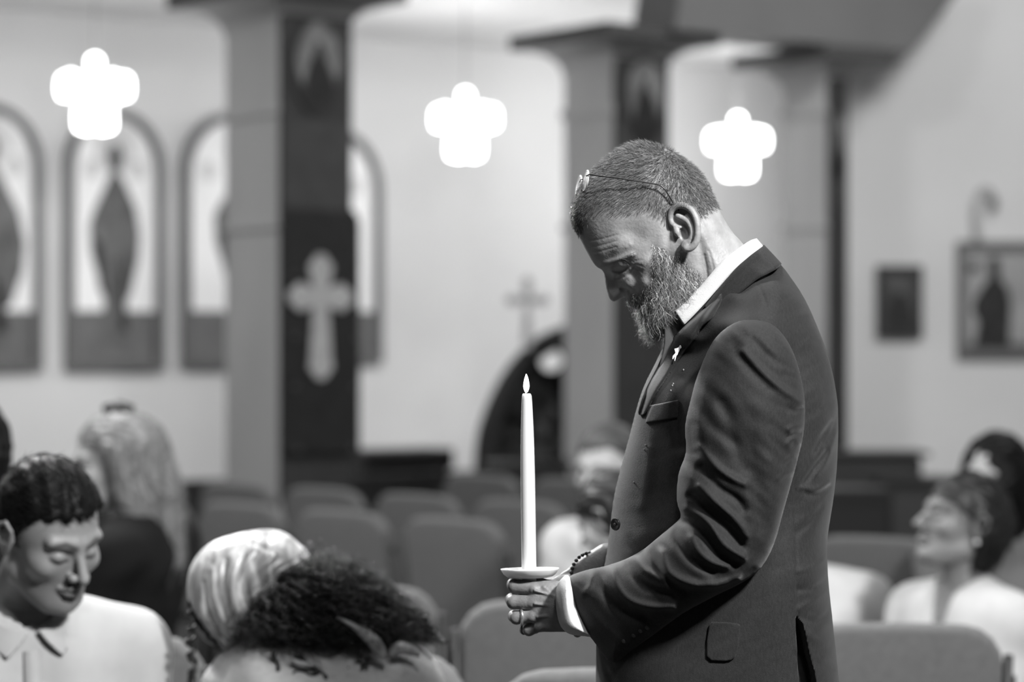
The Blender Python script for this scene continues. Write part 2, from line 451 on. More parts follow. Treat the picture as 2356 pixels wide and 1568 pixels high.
def column(pxl, pxm, pxr, d, top_y, oval_px, label, cross=None, capw=.17):
    """square column: pale face pxl..pxm, dark panelled face pxm..pxr; its corner stands at distance d"""
    corner = at(pxm, 800, d); corner.z = 0
    lp = ray_line(pxl, corner[:2], (corner.x - cd.y, corner.y + cd.x))   # along the pale face
    u1 = Vector((-cd.y, cd.x, 0)); w1 = (lp - corner).dot(u1)
    rp = ray_line(pxr, corner[:2], (corner.x + cd.x, corner.y + cd.y)); w2 = (rp - corner).dot(cd)
    root = empty('column', corner + u1 * w1 / 2 + cd * w2 / 2, 0); tag(root, label, 'column', 'square columns of the arcade')
    zt = zat(corner, top_y)
    P = lambda a, b, z: corner + cd * a + u1 * b + Vector((0, 0, z))
    mb = MB(); q = [(0, 0), (w2, 0), (w2, w1), (0, w1)]
    mb.add([P(a, b, 0) for a, b in q] + [P(a, b, zt) for a, b in q], [(0, 1, 2, 3), (4, 7, 6, 5), (0, 4, 5, 1), (1, 5, 6, 2), (2, 6, 7, 3), (3, 7, 4, 0)])
    mb.build('shaft', stone, root, bevel=.012)
    # capital: coved, then a flat block
    mb = MB(); rings = []
    for k in range(9):
        t = k / 8 * math.pi / 2; e = capw * (1 - math.cos(t)) + .004; z = zt - .13 + .13 * math.sin(t)
        rings.append((e, z))
    rings += [(capw + .03, zt), (capw + .03, zt + .07)]
    v = []; f = []
    for e, z in rings:
        v += [P(-e, -e, z), P(w2 + e, -e, z), P(w2 + e, w1 + e, z), P(-e, w1 + e, z)]
    for i in range(len(rings) - 1):
        for k in range(4): f.append((i * 4 + k, i * 4 + (k + 1) % 4, i * 4 + 4 + (k + 1) % 4, i * 4 + 4 + k))
    f += [(3, 2, 1, 0), tuple(len(rings) * 4 - 4 + k for k in range(4))]
    mb.add(v, f, 0); mb.m[-10:] = [1] * 10; mb.build('capital', [stone, mat('capital_shade', .06, .7, .3)], root)  # shade is put into the dark colour of the flat block
    for zz, hh in ((zat(corner, 262), .05), (zat(corner, 525), .035)):
        e = .012; mb = MB()
        mb.add([P(-.001, -e, zz), P(-.001, w1 + e, zz), P(-e, w1 + e, zz), P(-e, -e, zz)] + [P(-.001, -e, zz + hh), P(-.001, w1 + e, zz + hh), P(-e, w1 + e, zz + hh), P(-e, -e, zz + hh)],
               [(0, 1, 2, 3), (4, 7, 6, 5), (0, 4, 5, 1), (1, 5, 6, 2), (2, 6, 7, 3), (3, 7, 4, 0)])
        mb.build('moulding', stone, root)
    # face frame for the panels: a along cd, z up, c out of the face
    F = lambda a, z, c: corner + cd * a - u1 * (c + .002) + Vector((0, 0, z))
    S = lambda px: (ray_line(px, corner[:2], (corner.x + cd.x, corner.y + cd.y)) - corner).dot(cd)
    Z = lambda px, py: zat(ray_line(px, corner[:2], (corner.x + cd.x, corner.y + cd.y)), py)
    # overall dark board
    mb = MB(); m_ = [(0.0, .75), (w2 + .01, .75), (w2 + .01, zt - .02), (0.0, zt - .02)]
    mb.prism(m_, F, .018); mb.build('dark_board', midwood, root, bevel=.004)
    cx0, cx1, cy0, cy1 = oval_px
    F2 = lambda a, z, c: F(a, z, c + .02)
    mb = MB(); ca, cz = (S(cx0) + S(cx1)) / 2, (Z(cx0, cy0) + Z(cx0, cy1)) / 2
    rx, rz = (S(cx1) - S(cx0)) / 2, (Z(cx0, cy0) - Z(cx0, cy1)) / 2
    mb.prism(oval(ca, cz, rx, rz), F2, .012, 0)
    F3 = lambda a, z, c: F(a, z, c + .0325)
    pale = mat('oval_painting_ground', .17, .6, .3, var=.5, vscale=9)
    mb.prism(oval(ca, cz + rz * .12, rx * .86, rz * .78), F3, .002, 1)
    fig = mat('painted_robe_dark', .012, .6, .3, var=.5, vscale=14)
    F4 = lambda a, z, c: F(a, z, c + .035)
    robe = [(-.1, .48), (.1, .48), (.16, .28), (.4, .02), (.62, -.35), (.5, -.7), (.1, -.8), (-.3, -.78), (-.6, -.4), (-.42, 0), (-.16, .28)]
    mb.prism([(ca + a * rx, cz + b * rz) for a, b in robe], F4, .002, 2)
    mb.build('oval_icon', [mat('oval_frame', .008, .5, .4), pale, fig], root)
    mb = MB(); m_ = [(.01, Z(pxm, 480)), (w2, Z(pxm, 480)), (w2, Z(pxm, 272)), (.01, Z(pxm, 272))]
    mb.prism(m_, F2, .006); mb.build('plain_panel', mat('plain_panel', .042, .6, .3, var=.2, vscale=9), root)
    if cross:
        mb = MB(); a0, a1 = 0.0, w2 + .035
        z0, z1 = Z(pxm, 1045), Z(pxm, 478)
        mb.prism([(a0, z0), (a1, z0), (a1, z1 - .05), (a1 - .03, z1), (a0, z1)], F2, .03)
        bn = mb.build('carved_panel', mat('carved_panel_wood', .012, .6, .3, var=.3, vscale=12), root, bevel=.004)
        F5 = lambda a, z, c: F(a, z, c + .051)
        x0, x1, y0, y1, ya = cross
        mb = MB(); pts = budded_cross((S(x0) + S(x1)) / 2, Z(x0, y0), Z(x0, y1), (S(x1) - S(x0)) / 2, Z(x0, ya), .085, .057)
        mb.prism(pts, F5, .012); mb.build('budded_cross', gilt, bn, bevel=.003)
        for (px, py) in ((665, 1050), (790, 1045), (668, 630), (800, 640), (668, 770), (798, 790), (668, 900), (795, 885)):
            pass
        mb = MB()
        for (px, py) in ((672, 1035), (795, 1030), (664, 632), (806, 640), (664, 775), (806, 780), (664, 890), (800, 890)):
            p_ = F5(S(px), Z(px, py), 0); mb.sphere(p_, .016, 10)
        mb.build('rosette', mat('rosette_wood', .05, .6, .3), bn, smooth=True)
    return root
column(517, 640, 800, 11.0, -8, (665, 782, 35, 262), 'square column with carved panel bearing a pale budded cross', cross=(655, 788, 592, 865, 683))
column(1296, 1410, 1530, 12.2, 96, (1428, 1520, 122, 335), 'square column with dark oval icon rising behind the standing man\'s head')
column(1802, 1902, 1942, 13.0, 145, (1908, 1937, 250, 420), 'square column with narrow dark edge, beside the right wall')

# ---- arched icons on the back wall
def wall_icon(pxl, pxr, yb, yt, fig, label):
    a, b = ray_line(pxl, WA, WB), ray_line(pxr, WA, WB)
    o = a + wn * .002; w = (b - a).length; mid = (a + b) / 2
    z0, z1 = zat(mid, yb), zat(mid, yt)
    F = lambda off: (lambda s, z, c: o + wd * s + wn * (off + c) + Vector((0, 0, z)))
    def arch(m, zb, zt, n=18):
        r = (w - 2 * m) / 2; cz = zt - r * 1.12
        return [(m, zb), (w - m, zb)] + [(w / 2 + r * math.cos(math.pi * k / n), cz + r * 1.12 * math.sin(math.pi * k / n)) for k in range(n + 1)]
    root = empty('arched_icon', mid + Vector((0, 0, z0)), 0); tag(root, label, 'icon', 'arched icons on the back wall')
    t = .052; out, inn = arch(0, z0, z1), arch(t, z0 + t, z1 - t)
    n = len(out); f1 = F(0); f2 = F(.05)
    mb = MB(); v = [f1(*p, 0) for p in out] + [f2(*p, 0) for p in out] + [f2(*p, 0) for p in inn] + [F(.02)(*p, 0) for p in inn]
    f = []
    for i in range(n):
        j = (i + 1) % n
        f += [(i, j, n + j, n + i), (n + i, n + j, 2 * n + j, 2 * n + i), (2 * n + i, 2 * n + j, 3 * n + j, 3 * n + i)]
    mb.add(v, f); mb.build('frame', mat('icon_frame', .11, .5, .4), root)
    ground = mat('icon_gold_ground', .85, .55, .4, var=.04, vscale=3)
    low = mat('icon_lower_ground', .13, .6, .3, var=.15, vscale=6)
    robe = mat('icon_robe', .11, .6, .3, var=.55, vscale=10, stretch=(2, 2, .6))
    halo = mat('icon_halo', .6, .5, .4); dark = mat('icon_mantle', .02, .6, .3, var=.5, vscale=8); skin_p = mat('icon_face', .09, .6, .3)
    mb = MB(); mb.prism(inn, F(.004), .016, 0)
    fr = zat(mid, 715); zb = z0 + t
    mb.prism([(t, zb), (w - t, zb), (w - t, fr), (t, fr)], F(.0205), .001, 1)
    cx, hw, ztop, zwid, zfoot = fig
    ft, fw, ff = zat(mid, ztop), zat(mid, zwid), zat(mid, zfoot)
    X = lambda k: w * cx + hw * k
    cl = lambda pts: [(min(max(p[0], t + .004), w - t - .004), p[1]) for p in pts]
    hh = (ft - fw)
    mb.prism(oval(X(0), ft - .02, .13, .15), F(.022), .001, 3)
    body = [(X(-.16), ft - .16), (X(.16), ft - .16), (X(.45), ft - hh * .45), (X(.82), ft - hh * .7), (X(1), fw), (X(.93), fw - .15), (X(.62), fw - .35), (X(.42), fw + (ff - fw) * .62), (X(.55), ff + .05), (X(.5), ff), (X(-.45), ff + .03), (X(-.6), ff + .1), (X(-.42), fw + (ff - fw) * .6), (X(-.6), fw - .3), (X(-.95), fw - .1), (X(-1), fw + .06), (X(-.8), ft - hh * .72), (X(-.42), ft - hh * .48)]
    mb.prism(cl(body), F(.0235), .001, 2)
    mb.prism(cl([(X(.1), fw - .2), (X(.45), fw - .25), (X(.38), ff + .35), (X(.52), ff + .08), (X(.15), ff + .1)]), F(.025), .001, 4)
    mb.prism(cl([(X(-.9), fw), (X(-.55), fw - .05), (X(-.35), fw - .4), (X(-.62), fw - .32)]), F(.025), .001, 4)
    mb.prism(oval(X(0), ft - .075, .05, .085), F(.025), .001, 5)
    mb.prism(oval(w * .27, z1 - .36, .05, .06), F(.0235), .001, 3); mb.prism(oval(w * .73, z1 - .36, .05, .06), F(.0235), .001, 3)
    mb.build('painting', [ground, low, robe, halo, dark, skin_p], root)
wall_icon(-150, 92, 852, 238, (.50, .22, 315, 560, 800), 'arched icon of a robed saint cut off by the left picture edge')
wall_icon(146, 372, 851, 252, (.50, .165, 335, 540, 795), 'arched icon of a robed saint directly beneath the leftmost chandelier')
wall_icon(414, 640, 846, 262, (.62, .2, 345, 520, 790), 'arched icon half hidden by the pale side of the column with the cross')
wall_icon(655, 872, 835, 295, (.42, .18, 370, 540, 780), 'arched icon whose right edge shows past the dark carved column face')

# ---- framed icons on the right wall
def flat_frame(name, pxl, pxr, yt, yb, fw, label, mats, shapes, group=None):
    d = RW - .003; a, b = at(pxl, yb, d), at(pxr, yt, d)
    root = empty(name, (a.x + (b.x - a.x) / 2, d, a.z)); tag(root, label, 'icon', group)
    F = lambda off: (lambda x, z, c: Vector((x, d - off - c, z)))
    out = [(a.x, a.z), (b.x, a.z), (b.x, b.z), (a.x, b.z)]; inn = [(a.x + fw, a.z + fw), (b.x - fw, a.z + fw), (b.x - fw, b.z - fw), (a.x + fw, b.z - fw)]
    v = [F(0)(*p, 0) for p in out] + [F(.04)(*p, 0) for p in out] + [F(.04)(*p, 0) for p in inn] + [F(.018)(*p, 0) for p in inn]; f = []
    for i in range(4):
        j = (i + 1) % 4; f += [(i, j, 4 + j, 4 + i), (4 + i, 4 + j, 8 + j, 8 + i), (8 + i, 8 + j, 12 + j, 12 + i)]
    MB().add(v, f).build('frame', mats[0], root)
    mb = MB(); mb.prism(inn, F(.003), .014, 0)
    for k, (pts, mi) in enumerate(shapes):
        q = [(at(px, py, d).x, at(px, py, d).z) for px, py in pts]
        mb.prism(q, F(.018 + .002 * k), .001, mi)
    mb.build('painting', mats[1:], root)
    return root
flat_frame('small_icon', 2016, 2120, 611, 777, .03, 'small dark framed icon on the right wall beside the column',
           [mat('small_icon_frame', .03, .6, .3), mat('small_icon_ground', .06, .6, .3, var=.4, vscale=9), mat('small_icon_robe', .02, .6, .3, var=.5, vscale=12), mat('small_icon_head', .1, .6, .3)],
           [([(2030, 770), (2040, 700), (2058, 672), (2078, 672), (2096, 700), (2108, 770)], 1), ([(2058, 668), (2060, 648), (2068, 640), (2077, 648), (2079, 668), (2068, 678)], 2)])
flat_frame('large_icon', 2200, 2400, 555, 822, .05, 'large framed icon of a dark robed figure at the right edge',
           [mat('large_icon_frame', .12, .6, .3), mat('large_icon_ground', .3, .6, .3, var=.15, vscale=5), mat('large_icon_robe', .018, .6, .3, var=.6, vscale=12), mat('large_icon_base', .06, .6, .3), mat('large_icon_mark', .05, .6, .3)],
           [([(2225, 790), (2370, 790), (2370, 815), (2225, 815)], 2), ([(2240, 800), (2250, 740), (2236, 715), (2240, 690), (2262, 655), (2275, 640), (2272, 600), (2284, 588), (2298, 596), (2300, 640), (2318, 665), (2325, 700), (2322, 760), (2320, 805)], 1),
            ([(2226, 606), (2252, 604), (2254, 624), (2228, 626)], 3)])
# arched picture lamp bracket over the large icon
br = empty('wall_bracket', at(2270, 555, RW - .06)); tag(br, 'pale hooked lamp bracket on the wall above the large icon', 'bracket')
pts = [at(px, py, RW - .06) for px, py in ((2250, 552), (2247, 500), (2248, 460), (2258, 438), (2272, 434), (2284, 446), (2288, 462))]
MB().tube([Vector(p) for p in smooth_poly([tuple(p) for p in pts], 4, False)], .014, 8).build('bracket_arm', mat('bracket_metal', .33, .5, .5), br, smooth=True)
MB().sphere(at(2286, 468, RW - .06), .035, 14, sc=(.7, .7, 1.2)).build('lamp_cup', mat('cup_metal', .12, .5, .5), br, smooth=True)

# ---- chandeliers
bulb_m = mat('lit_glass', .9, .3, .5, emit=9.0)
brass = mat('chandelier_metal', .3, .35, .5, metal=.6)
cryst = mat('frosted_crystal', .85, .25, .5, emit=1.2)
def make_chandelier():
    root = empty('chandelier', (0, 0, 0))
    MB().tube([(0, 0, -.19), (0, 0, .2)], .009, 10).build('stem', brass, root, smooth=True)
    MB().tube([(0, 0, .2), (0, 0, .8)], .004, 6).build('chain', brass, root)
    MB().lathe([(0.002, .19), (.03, .185), (.035, .16), (.03, .14), (.002, .135)], n=20).build('crown_globe', bulb_m, root, smooth=True)
    MB().sphere((0, 0, .165), .036, 18).build('top_globe', bulb_m, root, smooth=True)
    for (R, z, n, r, nm) in ((.15, .03, 8, .041, 'upper'), (.072, -.138, 5, .033, 'lower')):
        MB().tube([(R * math.cos(a * .2618), R * math.sin(a * .2618), z - .005) for a in range(24)], .006, 6, closed=True).build('ring', brass, root, smooth=True)
        for k in range(n):
            a = 2 * math.pi * k / n + .2; c, s = math.cos(a), math.sin(a)
            g = MB().lathe([(.003, z - .055), (r * .75, z - .05), (r, z - .025), (r, z + .035), (r * .8, z + .06), (.004, z + .075)], c=(R * c, R * s, 0), n=14).build('glass_shade', bulb_m, root, smooth=True)
            MB().tube([(0, 0, z + .02), (R * .5 * c, R * .5 * s, z - .03), (R * c, R * s, z - .056)], .005, 6).build('arm', brass, root, smooth=True)
    MB().lathe([(.11, -.01), (.115, -.06), (.10, -.085), (.05, -.095)], n=30).build('crystal_bowl', cryst, root, smooth=True)
    return root
proto_ch = make_chandelier()
labs = ['lit chandelier at the left, hanging before the arched icons', 'lit chandelier in the middle, hanging between the two tall columns', 'lit chandelier on the right, hanging just right of the man\'s head']
cps = [(218, 216, 12.5), (1071, 287, 13.85), (1698, 337, 15.25)]
chs = [proto_ch] + [dup(proto_ch) for _ in range(2)]
for o, (px, py, d), lb in zip(chs, cps, labs):
    o.location = at(px, py, d); o.rotation_euler = (0, 0, px * .01)
    tag(o, lb, 'chandelier', 'lit chandeliers of the side aisle')
    zc = o.location.z
    for c in [x for x in COL.objects if x.parent == o and x.name.startswith('chain')]:
        c.scale = (1, 1, 1)
        me = c.data.copy(); c.data = me
        for v in me.vertices:
            if v.co.z > .5: v.co.z = ZA - zc
    L = bpy.data.lights.new('chandelier_light', 'POINT'); L.energy = 22 if px > 1500 else 5; L.shadow_soft_size = .2
    lo = bpy.data.objects.new('chandelier_light', L); COL.objects.link(lo); lo.location = o.location + Vector((0, 0, .30))
    L2 = bpy.data.lights.new('chandelier_downlight', 'POINT'); L2.energy = 30; L2.shadow_soft_size = .15
    lo2 = bpy.data.objects.new('chandelier_downlight', L2); COL.objects.link(lo2); lo2.location = o.location + Vector((0, 0, -.36))
# ------------------------------------------------------------------ chairs
fabric = mat('chair_fabric', .13, .9, .3, var=.10, vscale=60, bump=.5, bscale=500, sheen=.25)
fabric_l = mat('seat_fabric', .14, .9, .3, var=.10, vscale=60, bump=.5, bscale=500, sheen=.25)
steel = mat('chair_frame_metal', .012, .45, .5)
def pillow(outline, th, rnd, fn, name, m, parent, rings=6):
    """swollen slab: outline (a, b) counter-clockwise, thickness th, soft rim"""
    P = smooth_poly(outline, 2); n = len(P)
    T = np.roll(P, -1, 0) - np.roll(P, 1, 0); T /= np.linalg.norm(T, axis=1, keepdims=True)
    N = np.stack([-T[:, 1], T[:, 0]], 1)                    # inward for counter-clockwise
    V = []; F = []; L = []
    for k in range(2 * rings + 1):
        an = math.pi * k / (2 * rings); ins = rnd * (1 - math.sin(an)); c = -math.cos(an) * th / 2
        Q = P + N * ins; L.append([(a, b, c) for a, b in Q])
    cen = P.mean(0)
    for s in (0, 1):
        base = np.array(L[0 if s == 0 else -1]); extra = []
        for q in (.66, .33):
            r = base.copy(); r[:, :2] = cen + (base[:, :2] - cen) * q; r[:, 2] *= 1 + .25 * (1 - q); extra.append([tuple(x) for x in r])
        L = (extra[::-1] + L) if s == 0 else (L + extra)
    for l in L: V += l
    for i in range(len(L) - 1):
        for j in range(n): F.append((i * n + j, i * n + (j + 1) % n, (i + 1) * n + (j + 1) % n, (i + 1) * n + j))
    c0 = len(V); V.append((cen[0], cen[1], L[0][0][2] * 1.02)); V.append((cen[0], cen[1], L[-1][0][2] * 1.02))
    for j in range(n):
        F.append((c0, (j + 1) % n, j)); F.append((c0 + 1, (len(L) - 1) * n + j, (len(L) - 1) * n + (j + 1) % n))
    return mk(name, [fn(*v) for v in V], F, m, parent, True, False)
def make_chair():
    root = empty('chair', (0, 0, 0))
    def rounded(hw, h, r1, r2, crown):      # evenly spaced outline, radii r1 below and r2 above
        P = []
        for cx, cy, r, a0 in ((hw - r1, r1, r1, -90), (hw - r2, h - r2, r2, 0), (-hw + r2, h - r2, r2, 90), (-hw + r1, r1, r1, 180)):
            for k in range(5): t = math.radians(a0 + 22.5 * k); P.append((cx + r * math.cos(t), cy + r * math.sin(t)))
        Q = []
        for i, p in enumerate(P):
            q = P[(i + 1) % len(P)]; L_ = math.hypot(q[0] - p[0], q[1] - p[1]); n = max(1, round(L_ / .022))
            Q += [(p[0] + (q[0] - p[0]) * k / n, p[1] + (q[1] - p[1]) * k / n) for k in range(n)]
        return [(a, b + crown * (1 - (a / hw) ** 2) * max(0, (b / h - .8) / .2)) for a, b in Q]
    bo = rounded(.24, .45, .045, .085, .012)
    fn = lambda a, b, c: Vector((a, -.0 - b * .16 + c + .10 * a * a * 4 * .25, .415 + b * .985))
    pillow(bo, .055, .022, fn, 'backrest', fabric, root)
    so = rounded(.24, .468, .05, .05, 0)
    pillow(so, .07, .024, lambda a, b, c: Vector((a, b + .035, .435 + c + .02 * b)), 'seat', fabric_l, root)
    for s in (-1, 1):
        MB().tube([(s * .247, -.075, .80), (s * .247, -.012, .44), (s * .247, -.03, .20), (s * .247, -.07, 0)], .011, 8).build('rear_leg', steel, root, True)
        MB().tube([(s * .247, .0, .40), (s * .247, .43, .40), (s * .247, .455, .36), (s * .247, .47, 0)], .011, 8).build('front_leg', steel, root, True)
        MB().box((s * .250, -.058, .74), (.03, .012, .03)).build('bracket', steel, root)
    MB().tube([(-.247, .04, .385), (.247, .04, .385)], .009, 8).build('crossbar', steel, root, True)
    return root
proto = make_chair(); used = [False]
# px of the middle of the backrest's top edge, row of that edge, heading (0 = faces away from the camera), label
CH = [   # position of the backrest's top edge (x, y), heading in degrees (0 = faces away from the camera), label
 (.207, 4.40, 0, 'grey upholstered chair at the bottom edge, just left of the jacket hem'),
 (-.325, 4.635, 181, 'grey upholstered chair low at the bottom edge, on which the head-scarfed woman sits'),
 (-.865, 4.94, -3, 'grey chair between the man in the pale shirt and the head-scarfed woman'),
 (-.418, 5.92, 3, 'grey chair back just above and behind the tips of the curly black hair'),
 (.117, 5.60, 1, 'large grey chair directly behind the hands holding the candle'),
 (.803, 5.12, 0, 'large grey chair back in front of the woman in the pale cardigan'),
 (1.34, 4.97, 2, 'grey chair cut off by the bottom right corner of the picture'),
 (1.13, 7.45, -35, 'dim grey chair between the standing man\'s back and the woman in the pale cardigan'),
 (-.205, 8.27, -44, 'grey chair in the slanting row, the one nearest the candle'),
 (-.615, 8.68, -44, 'grey chair in the slanting row, second from the candle'),
 (-1.02, 9.09, -44, 'grey chair in the slanting row, just above the top of the head scarf'),
 (-1.43, 9.50, -44, 'grey chair in the slanting row, half behind the blonde woman'),
 (.023, 9.234, -44, 'dim grey chair behind the candle, left of the grey-haired man\'s face'),
 (-.381, 9.644, -44, 'grey chair whose top shows just above the slanting-row chair nearest the candle'),
 (-.787, 10.054, -44, 'grey chair of the second slanting row, in front of the low black bench'),
 (-1.192, 10.464, -44, 'grey chair of the second slanting row, at the foot of the dark column'),
 (.26, 10.75, -44, 'dim chair of the farthest slanting row, beside the black cabinet'),
 (-.145, 11.16, -44, 'dim chair of the farthest slanting row, right of the low black bench'),
]
k_ = 0
for (tx, ty, hd, lb) in CH:
    if lb is None: continue
    o = proto if k_ == 0 else dup(proto); k_ += 1
    a = math.radians(hd)
    o.location = (tx - math.sin(a) * .072, ty + math.cos(a) * .072, 0)
    o.rotation_euler = (0, 0, a)
    tag(o, lb, 'chair', 'grey upholstered chairs')

# ------------------------------------------------------------------ things along the back wall
def on_floor(px, d): p = at(px, 800, d); p.z = 0; return p
def oriented(name, p, rz): return empty(name, p, rz)
ang = math.atan2(wd.y, wd.x)
# low black bench
b = empty('bench', on_floor(912, 13.9), ang); tag(b, 'low black bench against the pale wall, right of the cross column', 'bench')
zt_ = CAM_Z + (HOR - 1032) / FPX * 13.9
MB().box((0, 0, zt_ - .06), (.60, .3, .12)).build('seat', black, b, world_space=False, bevel=.01)
MB().box((0, 0, (zt_ - .13) / 2), (.56, .2, zt_ - .13)).build('front_board', darkwood, b, world_space=False)
for sx in (-.236, .25):
    for sy in (-.11, .11): MB().box((sx, sy, (zt_ - .12) / 2), (.04, .04, zt_ - .12)).build('leg', darkwood, b, world_space=False)
# panelled rail / wainscot along the wall foot
r_ = empty('low_rail', on_floor(640, 13.2), ang); tag(r_, 'long dark wooden low rail in front of the back wall', 'rail')
MB().box((-.3, 0, .70), (7.6, .07, .09)).build('handrail', darkwood, r_, world_space=False, bevel=.01)
MB().box((-.3, 0, .36), (7.5, .04, .62)).build('board', midwood, r_, world_space=False)
for k in range(9): MB().box((-4.05 + k * .937, 0, .36), (.07, .09, .72)).build('post', darkwood, r_, world_space=False)
# arched canopy with cross finial
cn_ = empty('canopy_shrine', on_floor(1300, 12.9), 0); tag(cn_, 'dark arched wooden shrine with a cross on top, behind the candle', 'shrine')
def cpt(px, py, dd=12.9): return at(px, py, dd)
arc = [(1092, 1075), (1098, 1000), (1120, 930), (1155, 860), (1200, 805), (1255, 765), (1330, 745), (1405, 765), (1460, 805), (1505, 860), (1540, 930), (1562, 1000), (1568, 1075)]
arc2 = [(1140, 1075), (1146, 1010), (1164, 945), (1195, 880), (1232, 835), (1278, 805), (1330, 795), (1382, 805), (1428, 835), (1465, 880), (1496, 945), (1514, 1010), (1520, 1075)]
A_, B_ = smooth_poly(arc, 3, False), smooth_poly(arc2, 3, False); n = len(A_)
v = []; f = []
for y in (12.7, 13.15):
    v += [Vector((cpt(*p).x, y, cpt(*p).z)) for p in A_] + [Vector((cpt(*p).x, y, cpt(*p).z)) for p in B_]
for i in range(n - 1): f += [(i, i + 1, n + i + 1, n + i), (2 * n + i, 3 * n + i, 3 * n + i + 1, 2 * n + i + 1), (i, 2 * n + i, 2 * n + i + 1, i + 1), (n + i, n + i + 1, 3 * n + i + 1, 3 * n + i)]
f += [(0, n, 3 * n, 2 * n), (n - 1, 3 * n - 1, 4 * n - 1, 2 * n - 1)]
MB().add(v, f).build('arch', darkwood, cn_, True)
back = [Vector((cpt(*p).x, 13.12, cpt(*p).z)) for p in A_]
back2 = [q + Vector((0, .03, 0)) for q in back]
MB().add(back + back2, [tuple(range(n)), tuple(range(2 * n - 1, n - 1, -1))] + [(i, n + i, n + (i + 1) % n, (i + 1) % n) for i in range(n)]).build('back_panel', mat('shrine_panel', .05, .6, .3, var=.7, vscale=4), cn_)
p = at(1330, 1075, 12.95)
MB().box((p.x, 12.93, p.z / 2), (1.1, .44, p.z)).build('base', mat('shrine_base', .03, .6, .3, var=.3, vscale=5), cn_, bevel=.01)
F = lambda a, b_, c: Vector((a, 12.55 + c, b_))
p0, p1 = at(1162, 800, 12.55), at(1262, 632, 12.55)
cx = at(1213, 640, 12.55)
pts = budded_cross(cx.x, cx.z, at(1213, 800, 12.55).z, .105, at(0, 690, 12.55).z, .03, .026)
MB().prism(pts, F, .02).build('cross_finial', mat('finial', .33, .5, .4), cn_)
a_, c_ = at(1213, 795, 12.6), at(1219, 838, 12.78)
MB().tube([a_, c_, at(1222, 850, 12.95)], .012, 8).build('finial_stem', darkwood, cn_)
MB().sphere(at(1268, 828, 12.9), .06, 16, sc=(1, .6, 1)).build('shrine_lamp', mat('opal_glass', .8, .4, .4, emit=.55), cn_, True)
rng = random.Random(3); mb = MB()
for k in range(60):
    mb.sphere(at(1175 + rng.random() * 300, 905 + rng.random() * 160, 12.98 + rng.random() * .05), .03 + .03 * rng.random(), 8)
tag(mb.build('flowers', mat('flower_mass', .10, .8, .2, var=.8, vscale=10), cn_, True), kind='stuff')
bx = empty('black_box', on_floor(1216, 12.2), 0); tag(bx, 'black cabinet standing low in front of the arched shrine', 'cabinet')
zz = at(0, 1072, 12.2).z
MB().box((0, 0, zz / 2), (.40, .3, zz)).build('body', black, bx, world_space=False, bevel=.012)
MB().box((0, -.004, zz + .012), (.43, .34, .025)).build('top', black, bx, world_space=False, bevel=.006)
# dark furniture by the right wall
pn = empty('piano', on_floor(2010, 11.6), 0); tag(pn, 'dark upright piano against the right wall behind the seated women', 'piano')
z1 = at(0, 1048, 11.6).z; z2 = at(0, 1102, 11.6).z
MB().box((-.02, .12, z1 / 2), (.50, .3, z1)).build('case', mat('piano_wood', .022, .5, .4, var=.2, vscale=4), pn, world_space=False, bevel=.03, seg=4)
MB().box((.0, .12, z1 + .008), (.53, .34, .02)).build('lid', black, pn, world_space=False, bevel=.006)
MB().box((.30, -.12, z2 / 2), (.60, .32, z2)).build('front_panel', mat('piano_panel', .036, .5, .4, var=.15, vscale=4), pn, world_space=False, bevel=.02)
MB().box((.30, -.13, z2 + .008), (.62, .35, .02)).build('shelf', mat('piano_shelf', .02, .5, .4), pn, world_space=False)
sp = empty('black_cupboard', on_floor(1955, 10.4), 0); tag(sp, 'black cupboard just right of the standing man\'s back', 'cupboard')
zz = at(0, 1120, 10.4).z
MB().box((0, 0, zz / 2), (.32, .3, zz)).build('body', black, sp, world_space=False, bevel=.01)
MB().box((0, -.155, zz * .55), (.26, .012, zz * .7)).build('door', mat('cupboard_door', .012, .5, .4), sp, world_space=False)
# ------------------------------------------------------------------ the standing man
Y0 = 3.48
skin = mat('skin', .25, .5, .4, var=.16, vscale=60, bump=.3, bscale=260, sss=.25, attr='tone')
suit = mat('suit_wool', .013, .72, .22, var=.28, vscale=420, bump=.3, bscale=1300, sheen=.12, stretch=(1, 1, .35))
suit_dark = mat('suit_lining', .006, .9, .1)
shirt_m = mat('shirt_cotton', .5, .8, .3, var=.04, vscale=60, bump=.25, bscale=900)
shirt_shade = mat('shirt_shaded', .05, .8, .3, var=.08, vscale=60, bump=.25, bscale=900)  # white shirt cloth with its shade put into the colour
man = empty('person', at(1650, 800, Y0)); man.location.z = 0
tag(man, 'standing bearded man in a dark suit with bowed head, holding a lit candle', 'person')

